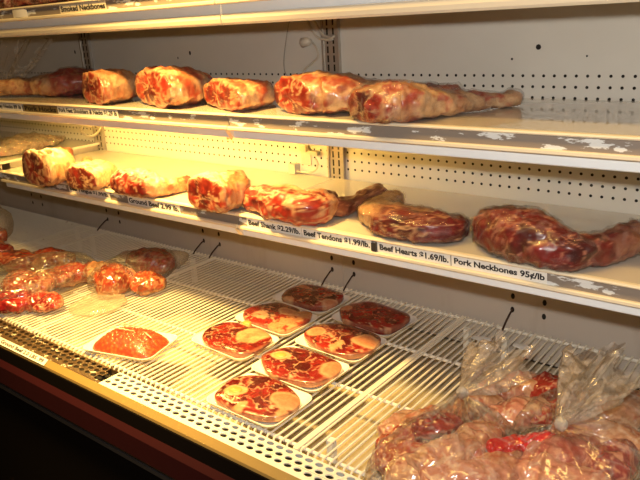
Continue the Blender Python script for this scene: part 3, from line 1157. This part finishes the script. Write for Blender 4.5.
# hanging clear plastic at far left of the middle shelf
m = MB()
vs, fs = [], []
NU, NV = 60, 16
pa, pb = at_y(-12, 40, -10.5), at_y(52, 38, -6.5)
pc, pd = at_y(-20, 88, -12.5), at_y(22, 84, -9)
for j in range(NV+1):
    for i in range(NU+1):
        s_, t_ = i/NU, j/NV
        p = lerp(lerp(pa, pb, s_), lerp(pc, pd, s_), t_)
        k = .5*math.sin(s_*15+1.3*t_)+.25*math.sin(s_*38+2*t_)+.4*nz(p, .4, 3)
        vs.append((p.x, p.y+k, min(p.z, Z0-.5)))
for j in range(NV):
    for i in range(NU):
        o = j*(NU+1)+i
        fs.append((o, o+1, o+NU+2, o+NU+1))
m.add(vs, fs)
ob = m.build('plastic_sheet', MAT['sheet'], smooth=True)
tag(ob, 'creased clear plastic sheet hanging at far left above the middle shelf', 'plastic sheet')

# ------------------------------------------------------------------ trays of steak


def rrect(hx, hy, r, n=8):
    pts = []
    for (cx, cy_, a0) in ((hx-r, hy-r, 0), (-hx+r, hy-r, 90), (-hx+r, -hy+r, 180), (hx-r, -hy+r, 270)):
        for k in range(n+1):
            a = math.radians(a0+90*k/n)
            pts.append((cx+r*math.cos(a), cy_+r*math.sin(a)))
    return pts


def tray_mesh(M_, hx, hy, h=.62, r=1.0):
    """foam tray with flared walls and a rolled rim; M_ maps tray inches to plan"""
    prof = [(.0, .0, 0.02), (.78, .0, .02), (.9, .16, .06), (1.0, h-.05, 1), (1.025, h, 1), (1.01, h+.03, 1), (.975, h-.01, 1), (.86, .2, .1), (.74, .1, .05), (0.0, .1, .02)]
    m = MB()
    base = rrect(hx, hy, r)
    n = len(base)
    vs = []
    for (sc, z, _) in prof:
        k = hx*(1-sc)*.0
        for (x, y) in base:
            d = 1-sc
            x2 = x-(1 if x > 0 else -1)*min(abs(x), d*hx*.62) if sc > 0 else 0
            y2 = y-(1 if y > 0 else -1)*min(abs(y), d*hx*.62) if sc > 0 else 0
            vs.append(M_(x2, y2, z))
    fs = []
    for j in range(len(prof)-1):
        for k in range(n):
            fs.append((j*n+k, j*n+(k+1) % n, (j+1)*n+(k+1) % n, (j+1)*n+k))
    m.add(vs, fs)
    return m


def slab(M_, cx, cy_, rx, ry, th, z0, seed, colfn, nr=34, ns=96, dome=.12, lump=.16):
    """an uneven slice of meat with rounded rim, seen from above"""
    m = MB()
    vs, cs, fs = [], [], []

    def outline(a):
        c, s_ = math.cos(a), math.sin(a)
        e = 2.5
        k = (abs(c)**e+abs(s_)**e)**(-1/e)
        k *= 1+lump*nz((c*1.3, s_*1.3, seed), 1.0, seed)
        return k
    rows = []
    for j in range(nr+1):
        rows.append((j/nr, 1))
    rows += [(1.0, .75), (1.01, .5), (.99, .2), (.95, 0)]
    for (rr, tz) in rows:
        for k in range(ns):
            a = 2*math.pi*k/ns
            o = outline(a)
            x = cx+rx*o*rr*math.cos(a)
            y = cy_+ry*o*rr*math.sin(a)
            edge = (1-rr**7) if tz == 1 else 0
            z = z0+th*(tz if tz < 1 else .8+.2*edge)+(dome*edge)
            if tz == 1:
                z += .10*fbm((x, y, 0), .7, seed)*edge
            p = M_(x, y, z)
            vs.append(p)
            cs.append(colfn(x, y, rr, p))
    for j in range(len(rows)-1):
        for k in range(ns):
            fs.append((j*ns+k, j*ns+(k+1) % ns, (j+1)*ns+(k+1) % ns, (j+1)*ns+k))
    m.add(vs, fs, 0, cs)
    return m


def film_over(M_, hx, hy, zr, zc, seed):
    m = MB()
    NX, NY = 40, 30
    vs, fs = [], []
    for j in range(NY+1):
        for i in range(NX+1):
            x = lerp(-1, 1, i/NX)
            y = lerp(-1, 1, j/NY)
            k = (abs(x)**6+abs(y)**6)**(1/6)
            if k > 1e-6:
                mx_ = max(abs(x), abs(y))
                f = mx_/k
            else:
                f = 1
            X, Y = x*f*hx*1.0, y*f*hy*1.0
            d = max(abs(x), abs(y))
            z = lerp(zc, zr, ss(.55, 1.0, d))+.05*nz((X, Y, 0), .9, seed)*(1-d)
            vs.append(M_(X, Y, z))
    for j in range(NY):
        for i in range(NX):
            o = j*(NX+1)+i
            fs.append((o, o+1, o+NX+2, o+NX+1))
    m.add(vs, fs)
    return m


SRED = (.20, .007, .008)
SDARK = (.07, .003, .005)
SLIGHT = (.31, .020, .013)


def steak_pack(cx, cy_, rot, label, slices, patches, seed, base=SRED, dark=SDARK, light=SLIGHT, hx=4.12, hy=2.92, seam=.06, sc=.6, fatc=(.66, .43, .26)):
    """slices: (x, y, rx, ry, thickness); patches: (u, v, rx, ry, kind) pale areas located in the picture"""
    ca, sa = math.cos(rot), math.sin(rot)
    zb = ZR+.1

    def M_(x, y, z):
        return Vector((cx+x*ca-y*sa, cy_+x*sa+y*ca, zb+z))

    def inv(u, v):
        q = at_z(u, v, zb+.95)
        dx, dy = q.x-cx, q.y-cy_
        return dx*ca+dy*sa, -dx*sa+dy*ca
    t = thing('steak_pack', label, 'meat tray', (cx, cy_, zb), 'film-wrapped trays of cross-cut steak')
    tray_mesh(M_, hx, hy).build('foam_tray', MAT['foam'], t, smooth=True)
    pp = [inv(u, v)+(rx, ry, kind) for (u, v, rx, ry, kind) in patches]

    def colfn(x, y, rr, p):
        c = muscle(p, sc, seed, seam, base=base, dark=dark, light=light, fat=fatc)
        c = mix(c, mix(fatc, SRED, .75), .7*ss(.93, .99, rr+.08*nz(p, .8, seed)))
        for (px, py, rx, ry, kind) in pp:
            dx, dy = (x-px)/rx, (y-py)/ry
            d = math.hypot(dx, dy)+.22*nz((x, y, 0), .9, seed+5)
            if d < 1.2:
                if kind == 'marrow':
                    cc = mix((.70, .36, .08), CREAM, ss(.45, .7, d))
                elif kind == 'pink':
                    cc = mix((.55, .23, .12), (.62, .36, .2), ss(.6, .95, d)+.4*nz(p, 1.5, seed))
                else:
                    cc = mix(CREAM, (.50, .22, .11), .5+.8*nz(p, 1.2, seed+8))
                c = mix(cc, c, ss(.92, 1.12, d))
        return c
    for i, (x, y, rx, ry, th) in enumerate(slices):
        cf = colfn if i == 0 else (lambda x_, y_, rr_, p_: mix(colfn(x_, y_, rr_, p_), mix((.60, .28, .13), SLIGHT, ss(.1, .35, fbm(p_, 1.1, seed+40))), .85))
        s_ = slab(M_, x, y, rx, ry, th, .26+.22*i, seed+i*3.1, cf)
        so = s_.build('steak', MAT['wetmeat'], t, smooth=True)
        if i == 0:
            so0 = so
    for (px, py, rx, ry, kind) in pp:
        if kind == 'marrow':
            m = MB()
            n = 24
            top = .26+slices[0][4]+.17
            vs = []
            for (k, z) in ((1.0, top-.4), (.95, top-.02), (.8, top+.03), (.0, top+.06)):
                for q in range(n):
                    a = 2*math.pi*q/n
                    vs.append(M_(px+.62*rx*k*math.cos(a), py+.62*ry*k*math.sin(a), z))
            m.add(vs, [(j*n+q, j*n+(q+1) % n, (j+1)*n+(q+1) % n, (j+1)*n+q) for j in range(3) for q in range(n)])
            m.build('marrow_bone', MAT['marrow'], so0, smooth=True)
    film_over(M_, hx*1.0, hy*1.0, .70, .26+max(s[4] for s in slices)+.22*(len(slices)-1)+.24, seed).build('plastic_film', MAT['film'], t, smooth=True)
    return t


r = math.radians
RB = (.27, .014, .010)
steak_pack(.1, -19.4, r(-3), 'steak tray with a wide pale tendon, nearest the ground beef', [(0, 0, 4.05, 2.85, .75)],
           [(247, 324, .9, .7, 'marrow'), (253, 336, 1.6, 1.9, 'pale'), (203, 352, 1.0, .4, 'pale')], 201, base=RB)
steak_pack(.2, -13.0, r(-3), 'tray of two overlapping steaks, between the pale tendon tray and the rearmost dark tray', [(-.9, 0.1, 3.1, 2.7, .75), (2.3, -.1, 1.7, 2.7, .5)],
           [(288, 313, 1.2, .8, 'pink'), (300, 326, .9, 1.7, 'pink'), (247, 326, .9, .5, 'pale')], 211, base=RB)
steak_pack(.1, -6.6, r(-4), 'rearmost tray of dark red steak in the left column', [(0, 0, 4.05, 2.85, .85)],
           [(332, 304, 1.2, 1.0, 'pink'), (287, 300, .9, .6, 'pale'), (301, 288, 1.6, .4, 'pink')], 221, base=(.26, .009, .010), dark=(.10, .004, .006), light=(.36, .02, .016), seam=.04)
steak_pack(10.3, -26.6, r(0), 'steak tray closest to the front grille, round marrow bone at its left', [(0, 0, 4.05, 2.85, .8)],
           [(236, 392, 1.1, .8, 'marrow'), (287, 402, 1.7, 1.2, 'pink'), (283, 415, .7, .6, 'pale'), (240, 408, .5, .9, 'pale')], 231)
steak_pack(9.8, -20.3, r(-1), 'steak tray with round marrow and a pink disc, second from the front grille', [(0, 0, 4.05, 2.85, .8)],
           [(281, 357, 1.0, .8, 'marrow'), (334, 371, 1.4, 1.4, 'pink'), (268, 377, 1.2, .6, 'pale')], 241)
steak_pack(9.8, -13.8, r(-2), 'steak tray with two pale orange ovals, second from the back in the right column', [(0, 0, 4.05, 2.85, .8)],
           [(316, 333, 1.1, 1.0, 'pink'), (367, 343, 1.5, 1.2, 'pink'), (337, 347, .5, 1.0, 'pale')], 251, base=(.22, .009, .008))
steak_pack(9.6, -7.4, r(-6), 'rearmost tray of plain deep red steak in the right column', [(0, 0, 4.05, 2.85, .9)],
           [(345, 309, .9, .7, 'pink'), (345, 322, .7, .4, 'pink'), (395, 332, 1.2, .35, 'pink')], 261, base=(.30, .008, .011), dark=(.13, .004, .007), light=(.40, .018, .018), seam=.02)

# ground beef


def mince_pack():
    cx, cy_, rot = -9.0, -25.9, r(15)
    ca, sa = math.cos(rot), math.sin(rot)
    zb = ZR+.1

    def M_(x, y, z):
        return Vector((cx+x*ca-y*sa, cy_+x*sa+y*ca, zb+z))
    t = thing('ground_beef_pack', 'white tray of bright orange ground beef near the front edge', 'meat tray', (cx, cy_, zb))
    hx, hy = 4.35, 2.9
    tray_mesh(M_, hx, hy).build('foam_tray', MAT['foam'], t, smooth=True)
    m = MB()
    vs, cs, fs = [], [], []
    nr, ns = 60, 160
    for j in range(nr+1):
        rr = j/nr
        for k in range(ns):
            a = 2*math.pi*k/ns
            c, s_ = math.cos(a), math.sin(a)
            kk = (abs(c)**3.6+abs(s_)**3.6)**(-1/3.6)
            x, y = (hx-.35)*kk*rr*c, (hy-.35)*kk*rr*s_
            z = .3+1.75*(1-rr**2.3)**.75
            g = noise.voronoi(Vector((x*2.6+.6*nz((x, y, 1), 1.3), y*2.6, z*2)))[0]
            gr = ss(.05, .5, g[0])
            z -= .13*gr*(1-rr**6)
            p = M_(x, y, z+.05*nz((x, y, 0), .8, 3))
            vs.append(p)
            cc = mix((.66, .085, .018), (.42, .03, .010), ss(.30, .62, g[0])+.35*nz(p, 1.1, 7))
            cs.append(cc)
    for j in range(nr):
        for k in range(ns):
            fs.append((j*ns+k, j*ns+(k+1) % ns, (j+1)*ns+(k+1) % ns, (j+1)*ns+k))
    m.add(vs, fs, 0, cs)
    m.build('ground_beef', MAT['mince'], t, smooth=True)
    m = MB()
    vs, fs = [], []
    NX, NY = 48, 36
    for j in range(NY+1):
        for i in range(NX+1):
            x, y = lerp(-1, 1, i/NX), lerp(-1, 1, j/NY)
            k = (x**6+y**6)**(1/6)
            d = max(abs(x), abs(y))
            f = d/k if k > 1e-6 else 1
            z = .62+1.5*(1-min(1, d)**2.3)**.75 + .06
            # two long creases
            cr_ = math.exp(-((y-.25-.35*x*x+.12*x)/.035)**2)+math.exp(-((y+.1-.3*x*x)/.03)**2)*.7
            z += .07*cr_*(1-d**4)
            vs.append(M_(x*f*hx, y*f*hy, z))
    for j in range(NY):
        for i in range(NX):
            o = j*(NX+1)+i
            fs.append((o, o+1, o+NX+2, o+NX+1))
    m.add(vs, fs)
    pf = m.build('plastic_film', MAT['film'], t, smooth=True)
    for (fn, x0, x1, rr_) in ((lambda x: .30+.30*x*x-.14*x, -.62, .55, .085), (lambda x: -.12+.26*x*x-.10*x, -.80, .25, .075), (lambda x: .05-.5*(x-.4), .42, .72, .045)):
        m = MB()
        pts = []
        for k in range(25):
            x = lerp(x0, x1, k/24)
            y = fn(x)+.02*math.sin(k*1.7)
            d = max(abs(x), abs(y))
            kq = (x**6+y**6)**(1/6)
            f = d/kq if kq > 1e-6 else 1
            pts.append(M_(x*f*hx, y*f*hy, .62+1.5*(1-min(1, d)**2.3)**.75+.10))
        m.tube(pts, [rr_*math.sin(math.pi*min(.96, max(.04, k/24)))+.012 for k in range(25)], 6)
        m.build('film_fold', MAT['fold'], pf, smooth=True)


mince_pack()

# ------------------------------------------------------------------ bags of meat


def chunk(parent, c, w, h, l, yaw, seed, col, name='meat_piece', mat='wetmeat'):
    """a lump of meat lying along a direction, resting at height c.z"""
    dx, dy = math.cos(yaw)*l/2, math.sin(yaw)*l/2
    st = [(c[0]-dx, c[1]-dy, c[2]+.15*h, w*.62, h*.68), (c[0]-dx*.45, c[1]-dy*.45, c[2], w, h), (c[0]+dx*.4, c[1]+dy*.4, c[2], w*.95, h*.95), (c[0]+dx, c[1]+dy, c[2]+.15*h, w*.55, h*.62)]
    lb = loft(st, 60, 44, col, amp=.55, asc=.36, seed=seed, bulge=.25, end_bulge=.45, flat=.8, crease=-.18)
    return lb.build(name, MAT[mat], parent, smooth=True)


def pcol(seed, base=LRED, fat=CREAM, redness=.4, sc=.7, cut=(.3, -.6, .7), dark=RED, lo=-.2, hi=.5, skin=None):
    return legcol(seed, cut, lo, hi, redness=redness, sc=sc, base=base, dark=dark, fat=fat, tcut=(-.3, 1.3), rim=.85, skin=skin or PINK)


def P3(u, v, h):
    return at_z(u, v, ZR+.12+h)


# two tied bags at lower right
def tied_bag(label, body, knot, tips, seed, sq, kr=.34, flare=1.6):
    """body: (centre, radii along/ across); knot and ruffle tip are plan points"""
    t = thing('bag_of_meat', label, 'bag of meat', (body[0][0], body[0][1], ZR+.1), 'clear tied bags of meat')
    C0 = Vector(body[0])
    rx, ry, rz = body[1]
    K = Vector(knot)
    T_ = Vector(tips)
    zb = ZR+.1
    # film body: an ellipsoid drawn out to the knot
    bm = bmesh.new()
    bmesh.ops.create_uvsphere(bm, u_segments=190, v_segments=88, radius=1)
    m = MB()
    ax = (K-C0)
    axn = ax.normalized()
    up = Vector((0, 0, 1))
    e1 = axn.cross(up).normalized()
    e2 = axn.cross(e1)
    Ms = Matrix((e1, e2, axn)).transposed()
    vs = []
    for v in bm.verts:
        n = (Ms @ v.co).normalized()
        # ellipsoid radius in this direction
        k = 1/math.sqrt((n.x/rx)**2+(n.y/ry)**2+(n.z/rz)**2)
        ang = math.atan2(v.co.y, v.co.x)
        pol = math.acos(max(-1, min(1, v.co.z)))           # 0 at the knot
        p = C0+n*k
        g = math.exp(-(pol/.62)**2)
        target = K+(Ms @ Vector((math.cos(ang), math.sin(ang), 0)))*kr
        pull = math.exp(-(pol/.42)**1.6)
        p = lerp(p, target, pull)
        ple = (.5+.5*math.sin(ang*14+4*nz((math.cos(ang), math.sin(ang), 0), 2, seed)))
        p += n*(-.62*ple*math.exp(-((pol-.45)/.55)**2))
        p += n*(.30*fbm(p, .42, seed)+.22*abs(nz(p, .8, seed+4))+.20*abs(nz(p, 1.7, seed+6))+.10*abs(nz(p, 3.4, seed+7))-.2)*(1-pull)
        p.z = max(p.z, zb+.02*nz(p, .5, seed))
        vs.append(p)
    bm.verts.index_update()
    fs = [[v.index for v in f.verts] for f in bm.faces]
    bm.free()
    m.add(vs, fs)
    m.build('bag_film', MAT['bag'], t, smooth=True)
    # ruffle above the knot
    d = (T_-K)
    dn = d.normalized()
    f1 = dn.cross(Vector((0, 0, 1)))
    if f1.length < .1:
        f1 = Vector((1, 0, 0))
    f1.normalize()
    f2 = dn.cross(f1)
    m = MB()
    vs, fs = [], []
    ns, nl = 110, 34
    for j in range(nl+1):
        s_ = j/nl
        rad = kr*.9+flare*(s_**.75)*(1-.25*s_)
        for k in range(ns):
            a = 2*math.pi*k/ns
            w = 1+(.42*math.sin(a*5+seed+2*s_)+.22*math.sin(a*11+seed*2-3*s_))*min(1, s_*2.2)
            p = K+dn*(d.length*s_*(1+.16*math.sin(a*3+seed)+.08*math.sin(a*7)*s_))+(f1*math.cos(a)*rad*w+f2*math.sin(a)*rad*w*sq)
            p += Vector((nz(p, .9, seed), nz(p, .9, seed+3), nz(p, .9, seed+6)))*.45*s_
            p.z = max(p.z, zb+.05)
            vs.append(p)
    for j in range(nl):
        for k in range(ns):
            fs.append((j*ns+k, j*ns+(k+1) % ns, (j+1)*ns+(k+1) % ns, (j+1)*ns+k))
    m.add(vs, fs)
    m.build('bag_ruffle', MAT['ruffle'], t, smooth=True)
    knob(t, 'knot', (K.x, K.y, K.z), kr*1.35, MAT['knot'], seed, (1.0, .9, 1.15))
    return t


PK = (.66, .33, .21)
HP = (.62, .21, .12)
BF = (.74, .50, .33)
TN = (.68, .40, .22)
DR = (.26, .02, .018)
kA = at_z(462, 393, ZR+4.6)
tA = at_z(506, 354, ZR+5.9)
cA = at_z(445, 455, ZR+2.5)
bagA = tied_bag('tied clear bag of pink meat nearest the steak trays, cut by the lower picture edge', ((cA.x+.6, cA.y-1.0, ZR+2.5), (4.8, 7.4, 3.0)), kA, tA, 3.1, .6, flare=2.3)
for i, (u, v, h, w, hh, l, yaw, base, fat, rd) in enumerate((
        (420, 425, .2, 1.5, 2.2, 6.5, 1.0, TN, BF, .15), (412, 462, .1, 1.6, 2.3, 5.0, .5, (.5, .12, .06), TN, .3), (450, 452, 1.8, 1.3, 2.0, 6.0, 1.2, TN, BF, .25),
        (437, 425, 1.6, 1.1, 1.7, 3.6, .9, DR, (.5, .08, .06), 1.1), (478, 440, .8, 1.6, 2.5, 6.0, 1.5, PK, BF, .1), (470, 478, 1.0, 1.5, 2.4, 6.5, .7, PK, BF, .4), (425, 478, .6, 1.4, 2.4, 5.0, .4, TN, BF, .2),
        (478, 405, .4, 1.6, 2.4, 3.6, .6, TN, BF, .2), (455, 480, 1.6, .9, 1.4, 4.0, .9, (.42, .04, .03), PK, .9), (402, 440, .3, 1.2, 1.8, 4.0, 1.1, (.42, .05, .03), TN, .6))):
    q = P3(u, v, h+.5*hh)
    chunk(bagA, (q.x, q.y, ZR+.15+h), w, hh, l, yaw, 300+i*7, pcol(300+i*7, base, fat, rd, dark=mix(base, RED, .35)))

kB = at_z(561, 424, ZR+5.2)
tB = at_z(604, 366, ZR+6.4)
cB = at_z(566, 440, ZR+2.6)
bagB = tied_bag('tied clear bag of meat with a bright red piece, in the lower right corner', ((cB.x+1.3, cB.y+.4, ZR+2.6), (5.3, 7.2, 3.1)), kB, tB, 5.7, .7, flare=2.3)
for i, (u, v, h, w, hh, l, yaw, base, fat, rd) in enumerate((
        (505, 392, .1, 1.4, 2.4, 4.2, .6, PK, BF, .15), (530, 387, .3, 1.5, 2.4, 4.5, .3, TN, BF, .3), (556, 393, .3, 1.5, 2.6, 4.2, .2, DR, PK, 1.0), (520, 412, 1.3, 1.5, 2.3, 4.5, .9, PK, BF, .05),
        (527, 445, 2.2, .75, 1.3, 5.2, .75, (.60, .012, .012), (.6, .02, .02), 1.3), (512, 470, .5, 1.6, 2.6, 5.0, .6, TN, BF, .3), (560, 458, .9, 1.7, 2.8, 6.0, 1.2, (.5, .2, .14), PK, .2),
        (600, 440, .6, 1.9, 2.8, 6.0, .4, TN, BF, .1), (628, 410, .2, 1.7, 2.6, 5.5, 1.0, TN, BF, .2), (610, 468, .7, 1.6, 2.8, 5.0, 1.4, (.22, .05, .05), PK, .3), (560, 482, .9, 1.6, 2.6, 6.0, .2, PK, BF, .4),
        (545, 412, 1.6, .9, 1.5, 3.5, 1.3, (.45, .05, .03), TN, .6))):
    q = P3(u, v, h+.5*hh)
    bb = (.60, .012, .012)
    if base == bb:
        cf = pcol(400+i*7, bb, (.62, .06, .05), .9, dark=(.5, .01, .01), skin=(.58, .015, .015))
        cf = (lambda p, t, th, rr, zone, d, s_=i: mix((.62, .010, .012), (.72, .10, .09), ss(.2, .5, fbm(p, 1.4, s_))))
    else:
        cf = pcol(400+i*7, base, fat, rd, dark=mix(base, RED, .3))
    chunk(bagB, (q.x, q.y, ZR+.15+h), w, hh, l, yaw, 400+i*7, cf)

# bag at far left


def loose_bag(label, pieces, films, seed, name='bag_of_meat'):
    q = P3(pieces[0][0], pieces[0][1], 0)
    t = thing(name, label, 'bag of meat', (q.x, q.y, ZR+.1), 'loose clear bags of meat at left')
    for i, (u, v, h, w, hh, l, yaw, base, fat, rd) in enumerate(pieces):
        q = P3(u, v, h+.5*hh)
        chunk(t, (q.x, q.y, ZR+.15+h), w, hh, l, yaw, seed+i*5, pcol(seed+i*5, base, fat, rd, sc=.8, dark=mix(base, DARK, .6)))
    for j, (cu, cv, h, rx, ry, rz, mat) in enumerate(films):
        c = P3(cu, cv, h)
        bm = bmesh.new()
        bmesh.ops.create_icosphere(bm, subdivisions=5, radius=1)
        vs = []
        for v in bm.verts:
            n = v.co.normalized()
            p = c+Vector((n.x*rx, n.y*ry, n.z*rz))
            p += n*(.4*fbm(p, .5, seed+j)+.28*abs(nz(p, .9, seed+j+4)))
            p.z = max(p.z, ZR+.13+.03*nz(p, .6, 2))
            vs.append(p)
        bm.verts.index_update()
        fs = [[v.index for v in f.verts] for f in bm.faces]
        bm.free()
        m = MB()
        m.add(vs, fs)
        m.build('bag_film', MAT[mat], t, smooth=True)
    return t


OG = (.30, .075, .035)
TAN = (.50, .28, .13)
loose_bag('clear bag of red and tan meat at the left edge of the wire rack',
          [(28, 284, .3, 2.7, 3.2, 5.5, .5, OG, TAN, .25), (12, 303, 0, 2.0, 2.2, 6, .6, (.32, .01, .015), (.4, .04, .04), 1.0), (44, 302, 0, 1.8, 2.1, 4.5, .3, (.34, .03, .03), PK, .5),
           (52, 258, .3, 1.9, 2.6, 6.0, .5, OG, TAN, .4), (72, 274, 0, 1.8, 2.8, 6.0, 1.2, (.36, .05, .03), TAN, .4), (18, 262, .3, 2.2, 3.0, 7.0, .3, (.34, .06, .03), TAN, .4), (55, 278, .6, 1.8, 2.2, 4.0, .8, OG, TAN, .2)],
          [(36, 280, 1.6, 6.0, 8.5, 2.7, 'bag')], 500)
loose_bag('clear bag of tan-red chunks with empty film at both ends, beside the left bag',
          [(114, 280, 0, 2.7, 3.6, 4.6, 1.2, OG, TAN, .25), (150, 261, 0, 2.4, 3.4, 6.0, .35, (.40, .06, .03), TAN, .45), (148, 283, 0, 2.0, 2.6, 4.0, .7, (.46, .09, .035), TAN, .45), (100, 272, .3, 1.8, 2.4, 3.5, .3, TAN, CREAM, .1)],
          [(134, 271, 1.6, 3.8, 6.6, 2.5, 'bag'), (98, 304, .35, 3.2, 3.4, .55, 'haze'), (168, 261, .9, 1.9, 3.4, 1.2, 'haze')], 540)
q = at_z(-4, 240, ZR+1)
loose_bag('clear bag of dark meat cut off by the left edge of the picture',
          [(-6, 250, 0, 1.9, 2.6, 5, .5, (.30, .02, .02), PK, .8), (-12, 236, 0, 2, 3.2, 5, .7, (.42, .08, .05), FAT, .4)], [(-14, 226, 3.0, 3.6, 4.2, 3.4, 'haze')], 580)

# bits of torn white paper stuck at the back of the rack
for i, (u, v, lab) in enumerate(((481, 339, 'behind the tied bag nearest the steak'), (522, 347, 'between the ruffles of the tied bags'))):
    q = at_z(u, v, ZR+.1)
    m = MB()
    n = 18
    vs = [(q.x, q.y, ZR+.18)]
    for k in range(n):
        a = 2*math.pi*k/n
        rr = 1+.45*nz((math.cos(a), math.sin(a), i), 1.6, 3)
        vs.append((q.x+.95*rr*math.cos(a), q.y+.55*rr*math.sin(a), ZR+.12+.10*nz((k, i, 0), .7)))
    vs2 = [(x, y, z+.05) for x, y, z in vs]
    fs = [(0, 1+k, 1+(k+1) % n) for k in range(n)]
    N_ = len(vs)
    m.add(vs+vs2, [f[::-1] for f in fs]+[tuple(i_+N_ for i_ in f) for f in fs]+[(1+k, 1+(k+1) % n, N_+1+(k+1) % n, N_+1+k) for k in range(n)])
    tag(m.build('paper_scrap', MAT['scrap']), 'torn white paper scrap on the wire rack, '+lab, 'paper scrap', 'paper scraps on the rack')

# ------------------------------------------------------------------ light
# lamp under the front of the middle shelf, left section
lamp = thing('tube_lamp', 'warm tube lamp with dangling leads fixed under the left middle shelf', 'lamp', (-23, -14.6, Z1-1.4))
m = MB()
m.prism(-46, -2, [(-15.3, Z1-.36), (-13.7, Z1-.36), (-13.9, Z1-.9), (-15.1, Z1-.9)])
m.build('lamp_housing', MAT['face'], lamp)
m = MB()
m.tube([(-45, -14.5, Z1-1.25), (-3, -14.5, Z1-1.25)], .3, 10)
MAT['tube'].node_tree.nodes['Principled BSDF'].inputs['Emission Strength'].default_value = 150.0
m.build('lamp_tube', MAT['tube'], lamp, smooth=True)
for u in (225.5, 229):
    cord([at_y(u-1, 124, -16.4), at_y(u, 130, -16.0), at_y(u+1.5, 137, -14.5), at_y(u+2.5, 139, -12)], .12, None, name='lead', parent=lamp)


def light(name, typ, loc, target, energy, col, **kw):
    ld = bpy.data.lights.new(name, typ)
    ld.energy = energy
    ld.color = col
    for k, v in kw.items():
        setattr(ld, k, v)
    o = bpy.data.objects.new(name, ld)
    COL.objects.link(o)
    o.location = W(loc)
    d = W(target)-W(loc)
    o.rotation_euler = d.to_track_quat('-Z', 'Y').to_euler()
    return o


WARM = (1.0, .62, .17)
light('ceiling_spot', 'SPOT', (-4, -46, 58), (-7, -22, -18), 800, WARM, spot_size=math.radians(43), spot_blend=1.0, shadow_soft_size=.16)
light('ceiling_lamp', 'AREA', (8, -45, 60), (8, -20, -10), 38, WARM, shape='RECTANGLE', size=2.2, size_y=.2)
fl_ = CAM+DWN*-3.4+RGT*0.6
light('camera_flash', 'AREA', fl_, fl_+FWD*10, 13.5, (1.0, .95, .87), size=.035)

wd = bpy.data.worlds.new('shop_air')
scene.world = wd
wd.use_nodes = True
bg = wd.node_tree.nodes['Background']
bg.inputs['Color'].default_value = (1.0, .50, .17, 1)
bg.inputs['Strength'].default_value = .09

scene.view_settings.view_transform = 'Standard'
scene.view_settings.look = 'None'
scene.view_settings.gamma = 1
scene.view_settings.exposure = 0.0
scene.view_settings.use_curve_mapping = False
for o in scene.objects:
    if '_o' in o:
        del o['_o']
